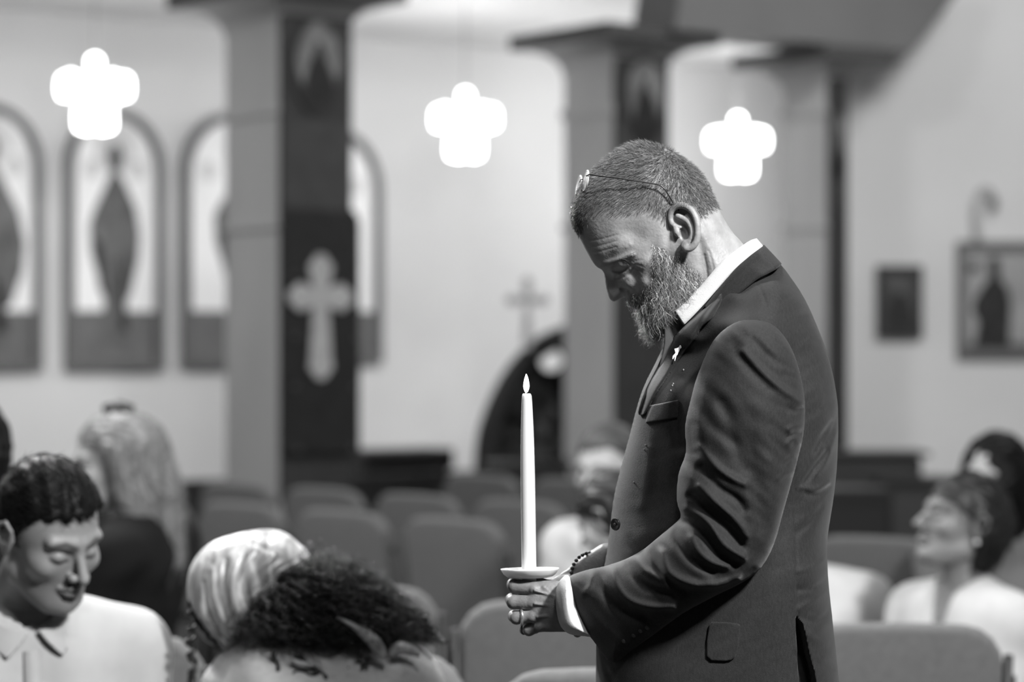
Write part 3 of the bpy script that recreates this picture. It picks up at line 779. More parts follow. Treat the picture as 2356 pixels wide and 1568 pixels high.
def plane_mesh(Q, u0, v0, su, d0, name, m, parent, wmax, shift=None, extra=None, tone=None, step_w=None, wmin=None):
    """Q: squared half thickness in picture units of the plane at distance d0. Gives a closed solid."""
    S = FPX / d0; sw = step_w or su
    w = np.arange(wmin if wmin is not None else -wmax, wmax + sw, sw, dtype=np.float32)
    W3 = w[None, None, :]; Qt = Q.T[:, :, None].astype(np.float32)      # axes: u, v, w
    Sq = np.sqrt(np.maximum(Qt, 0))
    F = (W3 * W3 - Qt) / (np.abs(W3) + Sq + 6.0)
    if extra is not None: F = extra(F, u0, v0, su, w)
    V, Fc = surfnet(F, (u0, v0, w[0]), (su, su, sw))
    u, v_, ww = V[:, 0], V[:, 1], V[:, 2]
    off = shift(u, v_) if shift is not None else 0.0
    X = np.stack([(u - 1178) / S, d0 - (ww + off) / S, CAM_Z + (HOR - v_) / S], 1)
    Fc = Fc[:, ::-1] if True else Fc
    o = None
    if name:
        o = mk(name, X, Fc, m, parent)
        if tone is not None:
            a = o.data.attributes.new('tone', 'FLOAT', 'POINT'); a.data.foreach_set('value', tone(u, v_, ww).astype(np.float32))
    return o, X, Fc, np.stack([u, v_, ww], 1)

def creases(U, V, amp, ang, sc, seed):
    """soft irregular creases running at angle ang"""
    r = np.random.default_rng(seed); out = 0; c, s = math.cos(ang), math.sin(ang)
    a = (U * c + V * s) / sc; b = (-U * s + V * c) / sc
    for k in range(7):
        f = r.uniform(.5, 2.2); out = out + np.sin(b * f * 6.28 + 1.6 * np.sin(a * r.uniform(.5, 1.4) + r.uniform(0, 6)) + r.uniform(0, 6)) * np.clip(np.sin(a * r.uniform(.6, 1.5) + b * r.uniform(-.8, .8) + r.uniform(0, 6)), 0, 1) / f ** .7
    return amp * out
# ---- head: profile outline (neck runs down inside the collar)
HO = [(1470, 328), (1435, 337), (1402, 358), (1372, 384), (1350, 411), (1332, 439), (1319, 466), (1315, 492), (1318, 516), (1328, 536), (1341, 562), (1355, 588), (1366, 606), (1375, 615), (1384, 620), (1389, 628), (1391, 640), (1393, 655), (1397, 672), (1402, 686), (1410, 693), (1419, 691), (1429, 686), (1437, 684), (1443, 690), (1449, 697), (1457, 699), (1464, 703), (1467, 709), (1471, 715), (1469, 722), (1473, 732), (1479, 744), (1490, 756), (1510, 760), (1532, 765), (1552, 790), (1580, 830), (1700, 830), (1790, 740), (1765, 640), (1709, 561), (1691, 541), (1675, 519), (1658, 489), (1643, 459), (1631, 432), (1615, 406), (1595, 383), (1565, 361), (1532, 342), (1500, 331)]
HP = smooth_poly(HO, 3)
su = 2.2; uu = np.arange(1296, 1810, su); vv = np.arange(310, 846, su)
U, V = np.meshgrid(uu, vv)
D = sdist(U, V, HP)
Wm = field(U, V, [(1490, 400, 116, 60), (1570, 430, 120, 60), (1410, 460, 104, 45), (1350, 490, 88, 35), (1530, 520, 119, 40), (1600, 520, 112, 40), (1480, 590, 107, 30), (1440, 560, 97, 30), (1375, 560, 82, 28), (1395, 600, 66, 14), (1430, 600, 84, 18), (1440, 630, 80, 14),
                  (1392, 640, 15, 9), (1400, 660, 17, 9), (1408, 682, 21, 8), (1410, 650, 22, 9), (1422, 665, 26, 8), (1424, 682, 26, 7), (1434, 676, 29, 7), (1425, 640, 42, 10), (1444, 650, 62, 12), (1455, 672, 66, 11), (1453, 695, 46, 8),
                  (1470, 710, 44, 12), (1480, 690, 72, 16), (1485, 740, 46, 16), (1500, 660, 98, 26), (1520, 720, 78, 24), (1560, 640, 103, 28), (1560, 700, 92, 28), (1640, 580, 101, 35), (1700, 630, 108, 40), (1620, 700, 94, 40), (1750, 700, 120, 40), (1620, 790, 90, 40)])
R = field(U, V, [(1490, 400, 150, 60), (1570, 430, 140, 60), (1350, 490, 95, 40), (1400, 560, 85, 30), (1385, 600, 50, 16), (1392, 640, 15, 9), (1400, 665, 16, 9), (1410, 686, 16, 8), (1424, 680, 14, 8), (1440, 655, 34, 10), (1450, 695, 26, 8), (1470, 710, 34, 12), (1480, 680, 60, 20), (1485, 745, 36, 14), (1520, 720, 60, 24), (1520, 600, 120, 40), (1640, 560, 100, 35), (1700, 600, 100, 40), (1600, 720, 70, 40)])
W = np.sqrt(np.maximum(thick(D, Wm, R), 0))
# features (heights in picture units, 1.6 per millimetre)
ft = -7.0 * gauss(U, V, 1424, 616, 20, 13, .3)                       # eye socket
ft += 6.5 * ridge(U, V, [(1384, 611), (1402, 606), (1425, 599), (1448, 590)], 7)      # brow
ft += 8.5 * gauss(U, V, 1424, 613, 12.5, 8.5, .15)                        # eyeball under the lid
ft -= 3.8 * ridge(U, V, [(1408, 625), (1418, 626), (1430, 624), (1441, 617)], 2.0)  # lid line
ft += 2.6 * ridge(U, V, [(1409, 630), (1422, 633), (1436, 629), (1446, 621)], 3.0)  # bag
ft -= 2.6 * ridge(U, V, [(1414, 640), (1430, 640), (1446, 630), (1454, 618)], 2.8)
ft -= 2.0 * ridge(U, V, [(1406, 614), (1420, 603), (1438, 604), (1447, 612)], 2.2)   # upper lid crease
for k in range(3): ft -= 1.3 * ridge(U, V, [(1452, 606 + k * 7), (1462, 602 + k * 10), (1472, 602 + k * 13)], 1.8)
ft += 7.5 * gauss(U, V, 1434, 674, 9, 8)                            # nose wing
ft -= 4.5 * ridge(U, V, [(1428, 663), (1440, 664), (1447, 672), (1446, 683)], 2.6)
ft -= 11.0 * gauss(U, V, 1426, 684, 6.5, 3.6, -.35)                  # nostril
ft += 3.0 * gauss(U, V, 1406, 684, 9)
ft -= 4.0 * ridge(U, V, [(1446, 672), (1458, 682), (1470, 700)], 4.5)            # nose to mouth fold
ft -= 5.0 * ridge(U, V, [(1463, 705), (1475, 704), (1490, 699)], 2.5)
ft += 3.5 * ridge(U, V, [(1462, 699), (1474, 697), (1487, 694)], 3.2)
ft += 3.5 * ridge(U, V, [(1466, 713), (1477, 711), (1488, 705)], 3.6)
ft += 6.0 * gauss(U, V, 1486, 607, 26, 18, -.3)                            # cheekbone
ft -= 4.0 * gauss(U, V, 1448, 545, 26, 20)                           # temple
ft -= 5.0 * gauss(U, V, 1530, 545, 9, 34)                            # in front of the ear
ft -= 6.0 * ridge(U, V, [(1600, 560), (1612, 620), (1608, 690)], 12)         # behind the jaw
ft += 5.0 * ridge(U, V, [(1606, 540), (1640, 620), (1640, 700), (1625, 780)], 14)   # neck muscle
ft -= 2.2 * ridge(U, V, [(1612, 590), (1620, 640), (1614, 690)], 2.6)
ft -= 1.8 * ridge(U, V, [(1622, 580), (1634, 630), (1626, 690)], 2.4)
for k, y in enumerate((556, 570, 583)): ft -= 1.2 * ridge(U, V, [(1345 + k * 7, y), (1380, y - 3), (1415, y - 12)], 1.8)
ft += 2.0 * gauss(U, V, 1445, 566, 5) + 1.6 * gauss(U, V, 1437, 572, 4)
W2 = np.where(W > 1, np.maximum(W + ft * np.clip(W / 30, 0, 1) * np.clip(D / 10, 0, 1), .5), 0)
Q = np.where(D < 0, thick(D, Wm, R), W2 ** 2)
# ---- ear, joined to the head
def C1(pts): return [(1250 + x * .3317, 300 + y * .3317) for x, y in pts]
EH = C1([(868, 668), (856, 620), (868, 572), (905, 545), (950, 545), (995, 575), (1025, 630), (1037, 690), (1036, 750), (1022, 800), (992, 832), (962, 838)])
EA = C1([(905, 612), (940, 628), (975, 655), (1000, 700), (1003, 745), (985, 785), (960, 800)])
EB = C1([(968, 612), (985, 640), (1000, 690)])
ET = C1([(893, 700), (905, 725), (918, 750)])
EC = C1([(868, 668), (895, 685), (925, 690)])
def ear_w(u, v): return 106 + (u - 1530) * .46          # how far out the ear stands
def ear(F, u0, v0, su_, w):
    i0, i1 = int((1515 - u0) / su_), int((1612 - u0) / su_); j0, j1 = int((462 - v0) / su_), int((596 - v0) / su_)
    gu = u0 + np.arange(i0, i1) * su_; gv = v0 + np.arange(j0, j1) * su_
    for s in (1, -1):
        G = np.meshgrid(gu, gv, w * s, indexing='ij')
        tilt = lambda p, dz=0: [(x, y, ear_w(x, y) + dz) for x, y in p]
        e = s_line(G, tilt(smooth_poly(EH, 3, False), 12), np.interp(np.arange(40), [0, 8, 30, 39], [5.0, 6.2, 6.5, 8]), 4)
        a = s_line(G, tilt(smooth_poly(EA, 3, False), 6), [5.5] * 30, 4); e = smin(e, a, 3)
        e = smin(e, s_line(G, tilt(EB, 5), [4.5] * 4, 3), 3)
        e = smin(e, s_line(G, tilt(ET, 8), [6, 7, 5], 4), 4)
        e = smin(e, s_line(G, tilt(EC, 6), [5, 4.5, 3.5], 4), 4)
        # lobe, back shell
        lob = C1([(965, 815)])[0]; e = smin(e, s_ell(G, (lob[0], lob[1], ear_w(*lob) + 4), (13, 12, 8)), 6)
        c = C1([(948, 700)])[0]
        sh = [G[0], G[1], G[2] - (ear_w(G[0], G[1]) - 5)]
        e = smin(e, s_ell(sh, (c[0], c[1], 0), (32, 52, 7)), 5)
        wall = s_cone(G, (c[0] - 6, c[1] - 20, 96), (c[0] - 8, c[1] + 22, 96), 20, 16); e = smin(e, smax(wall, G[2] - (ear_w(G[0], G[1]) - 2), 4), 6)
        con = s_ell(G, (C1([(940, 735)])[0][0], C1([(940, 735)])[0][1], ear_w(1560, 0) + 4), (8, 13, 9))
        e = smax(e, -con, 3)
        sub = F[i0:i1, j0:j1, :]
        F[i0:i1, j0:j1, :] = smin(sub, e.astype(np.float32), 5)
    return F
hair_poly = C1([(665, 80), (555, 112), (455, 178), (365, 252), (295, 338), (240, 418), (200, 500), (186, 580), (192, 650), (232, 712), (262, 690), (285, 620), (330, 575), (420, 565), (520, 590), (600, 575), (690, 560), (760, 590), (815, 640), (850, 610), (880, 555), (960, 530), (1020, 560), (1060, 610), (1130, 560), (1200, 510), (1150, 400), (1100, 320), (1040, 250), (950, 185), (850, 125), (750, 90)])
beard_poly = C1([(752, 800), (800, 830), (880, 850), (960, 900), (1040, 980), (1085, 1040), (1085, 1110), (1030, 1200), (940, 1260), (860, 1320), (830, 1450), (760, 1450), (700, 1380), (668, 1300), (655, 1240), (640, 1215), (600, 1205), (578, 1172), (600, 1158), (650, 1140), (700, 1120), (740, 1050), (760, 960), (750, 880)])
def soft(u, v, poly, w):
    return np.clip(.5 + sdist(u, v, poly) / w, 0, 1)
def head_tone(u, v, w):
    t = 1 - .50 * soft(u, v, hair_poly, 22) - .45 * soft(u, v, beard_poly, 16)
    t -= .2 * ridge(u, v, [(1384, 612), (1402, 607), (1425, 600), (1446, 592)], 5)
    t -= .2 * ridge(u, v, [(1408, 625), (1418, 626), (1430, 624), (1441, 617)], 2)
    t -= .2 * ridge(u, v, [(1464, 706), (1476, 705), (1488, 701)], 3)
    return np.clip(t, .1, 1)
_, HX, HF, HUV = plane_mesh(Q, uu[0], vv[0], su, Y0, None, None, None, 158, extra=ear, step_w=2.2)

# ---- hands, in the same picture units about the plane Y0 (w towards the camera)
def h2w(V3, d0=Y0):
    S = FPX / d0
    return np.stack([(V3[:, 0] - 1178) / S, d0 - V3[:, 2] / S, CAM_Z + (HOR - V3[:, 1]) / S], 1)
st = 1.8
G = gridbox((1145, 1295, -110), (1420, 1500, 90), st)
# left hand: back of the hand to the camera, fingers closed round the candle at u 1217, w 0
def K(pts, rs, k=3): return s_line(G, pts, rs, k)
hand = s_ell(G, (1268, 1385, 34), (52, 56, 24))
hand = smin(hand, s_line(G, [(1232, 1350, 30), (1300, 1368, 38)], [17, 22]), 12)
hand = smin(hand, s_line(G, [(1232, 1376, 36), (1300, 1392, 38)], [18, 24]), 12)
hand = smin(hand, s_line(G, [(1236, 1408, 36), (1300, 1412, 36)], [17, 22]), 12)
hand = smin(hand, s_line(G, [(1246, 1434, 30), (1300, 1428, 34)], [15, 20]), 12)
hand = smin(hand, s_line(G, [(1300, 1398, 38), (1400, 1392, 30)], [42, 40]), 14)
for kx, ky, kr in ((1226, 1350, 10), (1222, 1381, 11), (1222, 1414, 10), (1236, 1436, 8)):   # knuckles
    hand = smin(hand, s_ell(G, (kx + 3, ky, 46), (11, 10, 8)), 7)
for a, b in (((1230, 1352, 56), (1300, 1372, 60)), ((1230, 1382, 58), (1300, 1390, 62)), ((1236, 1412, 56), (1300, 1404, 60)), ((1250, 1345, 50), (1290, 1380, 62))):   # tendons, veins
    hand = smin(hand, s_cone(G, a, b, 2.4, 2.0), 5)
def finger(knuckle, pip, dip, tip, r):
    return s_line(G, [knuckle, pip, dip, tip], [r * 1.08, r, r * .92, r * .82], 4)
fing = finger((1226, 1349, 32), (1184, 1346, 22), (1181, 1346, -22), (1212, 1350, -36), 16)
fing = np.minimum(fing, finger((1224, 1381, 36), (1182, 1381, 26), (1178, 1381, -22), (1210, 1384, -38), 16.2))
fing = np.minimum(fing, finger((1226, 1411, 36), (1188, 1417, 26), (1183, 1419, -20), (1212, 1420, -36), 15))
fing = np.minimum(fing, finger((1242, 1434, 30), (1217, 1446, 22), (1208, 1449, -14), (1232, 1450, -30), 13))
hand = smin(hand, fing, 4)
# creases between the bases of the fingers
for a, b in (((1206, 1364, 52), (1228, 1365, 58)), ((1206, 1398, 54), (1228, 1397, 58)), ((1222, 1430, 50), (1250, 1423, 56))):
    hand = smax(hand, -s_cone(G, a, b, 4.5, 1.5), 3)
# thumb crosses behind the candle
thumb = s_line(G, [(1300, 1372, 14), (1268, 1352, -8), (1244, 1346, -24), (1222, 1345, -40)], [22, 17, 15, 12], 6)
hand = smin(hand, thumb, 6)
candle_hole = np.sqrt((G[0] - 1217) ** 2 + G[2] ** 2) - 17.0
hand = smax(hand, -candle_hole, 2)
hand = smax(hand, -(G[1] - 1331) * 1.0, 3)
LHV, LHF = surfnet(hand.astype(np.float32), (1145, 1295, -110), (st,) * 3)
# right hand: behind, cupping the left one from below
G = gridbox((1190, 1240, -170), (1440, 1500, -20), st)
rh = s_line(G, [(1400, 1290, -100), (1345, 1322, -96)], [33, 31], 8)
rh = smin(rh, s_ell(G, (1318, 1365, -92), (42, 48, 20)), 14)
for k, (a, b, c, d) in enumerate((((1300, 1372, -92), (1262, 1392, -88), (1246, 1404, -78), (1236, 1412, -66)), ((1306, 1392, -92), (1276, 1418, -86), (1262, 1428, -76), (1252, 1432, -64)), ((1318, 1400, -92), (1296, 1430, -84), (1284, 1442, -72), (1276, 1446, -60)), ((1336, 1404, -90), (1326, 1436, -84), (1326, 1452, -72), (1330, 1462, -58)))):
    rh = smin(rh, s_line(G, [a, b, c, d], [14, 13, 12, 10.5], 4), 4)
rh = smin(rh, s_line(G, [(1330, 1345, -80), (1290, 1345, -66), (1262, 1352, -60)], [17, 15, 12], 5), 8)
RHV, RHF = surfnet(rh.astype(np.float32), (1190, 1240, -170), (st,) * 3)
# hidden body under the clothes (one coarse solid that carries head and hands)
S0 = FPX / Y0
def UVW(u, v, w): return ((u - 1178) / S0, Y0 - w / S0, CAM_Z + (HOR - v) / S0)
lo, hi = UVW(1340, 2700, 420), UVW(1960, 650, -420)
G = gridbox((lo[0], lo[1], .08), (hi[0], hi[1], hi[2]), .014)
bd = s_line(G, [UVW(1665, 780, 0), UVW(1700, 950, 0), UVW(1680, 1250, 0), UVW(1680, 1500, 0)], [.06, .085, .085, .10], .04)
for s in (1, -1):
    bd = smin(bd, s_cone(G, UVW(1700, 860, 0), UVW(1715, 870, s * 190), .06, .045), .04)
    bd = smin(bd, s_line(G, [UVW(1715, 850, s * 270), UVW(1655, 1210, s * 285), UVW(1420, 1372, s * 70 if s > 0 else -110)], [.04, .026, .022], .01), .03)
    bd = smin(bd, s_line(G, [UVW(1670, 1560, s * 125), UVW(1660, 2200, s * 125), UVW(1690, 2950, s * 120)], [.08, .055, .04], .03), .05)
BV, BF = surfnet(bd.astype(np.float32), (lo[0], lo[1], .08), (.014,) * 3)
V_all = np.concatenate([HX, h2w(LHV), h2w(RHV), BV]); n1, n2, n3 = len(HX), len(LHV), len(RHV)
F_all = np.concatenate([HF, LHF[:, ::-1] + n1, RHF[:, ::-1] + n1 + n2, BF + n1 + n2 + n3])
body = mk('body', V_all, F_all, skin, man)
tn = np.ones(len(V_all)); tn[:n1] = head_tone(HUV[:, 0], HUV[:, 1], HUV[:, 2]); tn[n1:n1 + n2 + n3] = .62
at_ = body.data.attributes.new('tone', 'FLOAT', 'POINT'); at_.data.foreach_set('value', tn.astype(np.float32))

# ---- hair and beard
def flow(px, py, pts):
    """blend of picture directions"""
    n = np.zeros((len(px), 2))
    for u, v, a, b, s in pts:
        g = np.exp(-((px - u) ** 2 + (py - v) ** 2) / (2 * s * s)) + 1e-6
        n += g[:, None] * np.array([a, b])
    return n / np.linalg.norm(n, axis=1, keepdims=True)
hm = (HUV[:, 0][HF].mean(1)); hv = HUV[:, 1][HF].mean(1)
def grow(poly, n, seed, wsoft):
    m = sdist(hm, hv, poly) > -wsoft
    P, N = surf_samples(HX, HF[m], n, seed)
    px = P[:, 0] * S0 + 1178; py = HOR - (P[:, 2] - CAM_Z) * S0; w = (Y0 - P[:, 1]) * S0
    dens = np.clip(.5 + sdist(px, py, poly) / (2 * wsoft), 0, 1)
    rng = np.random.default_rng(seed + 5); k = rng.uniform(size=n) < dens
    ear_ok = ~((px > 1528) & (px < 1600) & (py > 478) & (py < 590) & (np.abs(w) > 108))
    return P[k & ear_ok], N[k & ear_ok], px[k & ear_ok], py[k & ear_ok], dens[k & ear_ok]
P, N, px, py, de = grow(hair_poly, 34000, 11, 11)
fl = flow(px, py, [(1480, 340, -.9, .25, 50), (1400, 370, -.8, .6, 40), (1340, 440, -.45, .9, 40), (1330, 520, -.2, 1, 30), (1420, 460, -.7, .6, 40), (1560, 380, .2, 1, 45), (1530, 440, -.5, .8, 30), (1610, 450, .45, .9, 40), (1630, 500, .3, .9, 30), (1500, 500, -.1, 1, 30), (1440, 400, -.9, .4, 40)])
T = np.stack([fl[:, 0], np.zeros(len(P)), -fl[:, 1]], 1); T -= (T * N).sum(1, keepdims=True) * N
T /= np.maximum(np.linalg.norm(T, axis=1, keepdims=True), .3)
rng = np.random.default_rng(2)
Dv = T * .85 + N * .42 + rng.normal(scale=.16, size=P.shape)
ln = np.interp(py - 0 * px, [330, 450, 540], [.0095, .0078, .005]) * rng.uniform(.7, 1.2, len(P))
hair_m = mat('short_hair', .19, .45, .5, attr='tone')
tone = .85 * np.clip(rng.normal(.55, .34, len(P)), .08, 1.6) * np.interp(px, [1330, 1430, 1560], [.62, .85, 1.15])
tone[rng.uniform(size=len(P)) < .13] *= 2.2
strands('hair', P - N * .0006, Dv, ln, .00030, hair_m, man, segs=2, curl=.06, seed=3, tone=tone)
P, N, px, py, de = grow(beard_poly, 11500, 21, 8)
fl = flow(px, py, [(1510, 580, -.1, 1, 20), (1530, 640, -.25, 1, 35), (1580, 640, .1, 1, 25), (1590, 680, -.2, 1, 25), (1470, 700, -.1, 1, 14), (1450, 690, .35, .8, 9), (1480, 740, -.1, 1, 20), (1530, 720, -.45, .9, 25), (1480, 680, .0, 1, 20)])
T = np.stack([fl[:, 0], np.zeros(len(P)), -fl[:, 1]], 1); T -= (T * N).sum(1, keepdims=True) * N
T /= np.maximum(np.linalg.norm(T, axis=1, keepdims=True), .3)
Dv = T * .9 + N * .40 + rng.normal(scale=.24, size=P.shape)
ln = np.interp(sdist(px, py, beard_poly), [-6, 8, 30], [.004, .011, .018]) * rng.uniform(.6, 1.3, len(P))
chin = np.exp(-((px - 1500) ** 2 + (py - 750) ** 2) / (2 * 30 ** 2)); ln = ln * (1 + .25 * chin)
ln = np.where(px < 1462, np.minimum(ln, .008), ln)
tone = np.clip(rng.normal(.75, .42, len(P)), .06, 2.0); tone[rng.uniform(size=len(P)) < .22] *= 3.0
strands('beard', P - N * .0008, Dv, ln * 1.2, .00031, mat('beard_hair', .28, .4, .6, attr='tone'), man, segs=9, curl=.22, seed=4, droop=.2, tone=tone, waves=1.25)
# brow and lashes
rng = np.random.default_rng(9)
m = (np.abs(hm - 1415) < 40) & (np.abs(hv - 603) < 18)
P, N = surf_samples(HX, HF[m], 5000, 31); px = P[:, 0] * S0 + 1178; py = HOR - (P[:, 2] - CAM_Z) * S0
k = dist_line(px, py, smooth_poly([(1384, 611), (1402, 606), (1425, 599), (1448, 591)], 4, False)) < 4.5
P, N = P[k][:480], N[k][:480]
Dv = np.array([[.9, 0, .3]]) + N * .25 + rng.normal(scale=.18, size=P.shape)
strands('eyebrow', P, Dv, np.full(len(P), .008), .00022, mat('brow_hair', .17, .5, .4), man, segs=2, curl=.05, seed=5)

# ---- shirt collar and jacket
def ortho(u, v, w, d0): 
    S = FPX / d0; return Vector(((u - 1178) / S, d0 - w / S, CAM_Z + (HOR - v) / S))
TO = [(1752, 566), (1788, 604), (1812, 632), (1850, 690), (1885, 770), (1906, 830), (1920, 900), (1925, 960), (1923, 1050), (1915, 1130), (1904, 1200), (1898, 1250), (1900, 1320), (1908, 1400), (1917, 1480), (1926, 1568), (1936, 1640), (1936, 1720), (1366, 1720), (1368, 1640), (1370, 1568), (1372, 1480), (1385, 1340), (1397, 1265), (1405, 1200), (1413, 1140), (1430, 1070), (1449, 1000), (1466, 935), (1482, 888), (1508, 835), (1532, 788), (1562, 752), (1600, 716), (1632, 680), (1668, 640), (1712, 598)]
TP = smooth_poly(TO, 3)
sj = 3.2; ju = np.arange(1350, 1950, sj); jv = np.arange(550, 1740, sj); JU, JV = np.meshgrid(ju, jv)
JD = sdist(JU, JV, TP)
JW = field(JU, JV, [(1740, 610, 125, 30), (1690, 650, 128, 25), (1640, 700, 122, 25), (1590, 760, 128, 28), (1560, 830, 160, 40), (1680, 700, 175, 25), (1740, 690, 215, 30), (1735, 745, 300, 35), (1800, 720, 190, 35), (1660, 780, 270, 45), (1850, 820, 200, 50), (1880, 960, 215, 60), (1700, 950, 290, 90), (1520, 950, 200, 50), (1470, 1100, 200, 60), (1650, 1200, 285, 90), (1850, 1150, 235, 60), (1480, 1350, 250, 80), (1700, 1450, 300, 90), (1850, 1450, 270, 60)])
JR = field(JU, JV, [(1760, 600, 26, 26), (1700, 620, 22, 24), (1640, 690, 22, 24), (1580, 740, 24, 24), (1740, 720, 70, 40), (1830, 720, 90, 40), (1890, 900, 110, 70), (1500, 900, 130, 50), (1450, 1100, 150, 60), (1700, 1000, 150, 100), (1880, 1200, 110, 60), (1420, 1400, 150, 80), (1880, 1450, 120, 60), (1650, 1400, 170, 90)])
def C3(pts): return [(1350 + x * .5854, 650 + y * .5854) for x, y in pts]
jf = -5 * ridge(JU, JV, C3([(640, 0), (655, 60), (677, 135)]), 3)                      # shoulder seam
jf -= 5 * ridge(JU, JV, [(1801, 1010), (1800, 1100), (1801, 1200), (1802, 1390)], 3.2)     # side seam
for p, a, w_ in ((C3([(930, 540), (890, 590), (850, 650)]), -11, 8), (C3([(960, 520), (930, 580), (900, 620)]), -9, 7), (C3([(905, 650), (850, 710), (810, 760)]), -12, 8),
                 (C3([(950, 590), (900, 690), (860, 730)]), 8, 9), (C3([(800, 782), (850, 790), (915, 765)]), 9, 7), (C3([(810, 800), (860, 812), (920, 790)]), -7, 7),
                 (C3([(780, 950), (830, 910), (880, 860)]), -7, 9), (C3([(780, 1090), (840, 1080), (910, 1060)]), 5, 6), (C3([(780, 1160), (850, 1160), (925, 1130)]), -5, 6), (C3([(780, 1230), (850, 1200), (920, 1180)]), 5, 7),
                 (C3([(790, 1290), (830, 1340), (900, 1380)]), 7, 9), (C3([(780, 1400), (850, 1440), (930, 1460)]), -5, 10), (C3([(800, 1270), (860, 1285), (930, 1250)]), -5, 7), (C3([(840, 1500), (900, 1490), (960, 1500)]), 4, 8),
                 (C3([(730, 600), (700, 660), (720, 720)]), -5, 12), (C3([(870, 330), (900, 420), (915, 500)]), -4, 12), (C3([(930, 300), (950, 380), (960, 460)]), 4, 12),
                 (C3([(350, 380), (335, 480), (345, 620)]), -14, 14), (C3([(300, 470), (310, 600), (300, 760)]), 4, 18), (C3([(230, 640), (220, 760), (200, 860)]), 5, 12), (C3([(160, 980), (200, 1030), (260, 1040)]), -6, 10)):
    jf += a * ridge(JU, JV, p, w_)
jf = jf * .62 + creases(JU, JV, 1.1, -.35, 60, 5) * np.clip((JU - 1780) / 40, .25, 1)
lap_edge = [(1640, 690), (1608, 730), (1588, 770), (1560, 812), (1530, 862), (1505, 900), (1488, 935), (1480, 955)]
jf -= 5 * ridge(JU, JV, lap_edge, 4)
wedge = C3([(768, 1262), (790, 1290), (815, 1400), (838, 1480), (850, 1600), (880, 1900), (786, 1900), (782, 1568), (775, 1400)])
jf -= 60 * np.clip(sdist(JU, JV, wedge) / 5 + .4, 0, 1)
rngj = np.random.default_rng(4)
JW1 = np.sqrt(np.maximum(thick(JD, JW, JR), 0))
JW2 = np.where(JW1 > 1, np.maximum(JW1 + jf * np.clip(JW1 / 120, 0, 1), 1), 0)
JQ = np.where(JD < 0, thick(JD, JW, JR), JW2 ** 2)
plane_mesh(JQ, ju[0], jv[0], sj, Y0, 'jacket', suit, man, 330, step_w=5.0)
jacket = [o for o in COL.objects if o.name.startswith('jacket')][-1]
def sample2(F, U0, V0, s, u, v):
    x = np.clip((u - U0) / s, 0, F.shape[1] - 1.001); y = np.clip((v - V0) / s, 0, F.shape[0] - 1.001)
    i, j = x.astype(int), y.astype(int); a, b = x - i, y - j
    return (F[j, i] * (1 - a) + F[j, i + 1] * a) * (1 - b) + (F[j + 1, i] * (1 - a) + F[j + 1, i + 1] * a) * b
def patch(poly, field2, U0, V0, s, d0, out, th, name, m, parent, res=1.8, soft_edge=2.5, n=3, shift=None, closed_smooth=True):
    """a piece of cloth, th thick, lying `out` above the swollen outline field2"""
    P = smooth_poly(poly, n) if closed_smooth else np.array(poly, float)
    gu = np.arange(P[:, 0].min() - res * 4, P[:, 0].max() + res * 4, res); gv = np.arange(P[:, 1].min() - res * 4, P[:, 1].max() + res * 4, res)
    A, B = np.meshgrid(gu, gv, indexing='ij'); d = sdist(A, B, P)
    base = sample2(field2, U0, V0, s, A.ravel(), B.ravel()).reshape(A.shape)
    g1, g2 = np.gradient(base, res); sl = np.sqrt(1 + g1 ** 2 + g2 ** 2)
    w = np.arange(base.min() - 12, base[d > -4].max() + out + th + 12, 1.8)
    F = (np.abs(w[None, None] - (base + out)[:, :, None]) / sl[:, :, None]) - th
    F = smax(F, -d[:, :, None] + 0 * F, soft_edge)
    V, Fc = surfnet(F.astype(np.float32), (gu[0], gv[0], w[0]), (res, res, 1.8))
    S = FPX / d0; off = shift(V[:, 0], V[:, 1]) if shift is not None else 0
    X = np.stack([(V[:, 0] - 1178) / S, d0 - (V[:, 2] + off) / S, CAM_Z + (HOR - V[:, 1]) / S], 1)
    return mk(name, X, Fc[:, ::-1], m, parent)
jpatch = lambda poly, out, th, name, m=suit, **k: patch(poly, JWs, ju[0], jv[0], sj, Y0, out, th, name, m, jacket, **k)
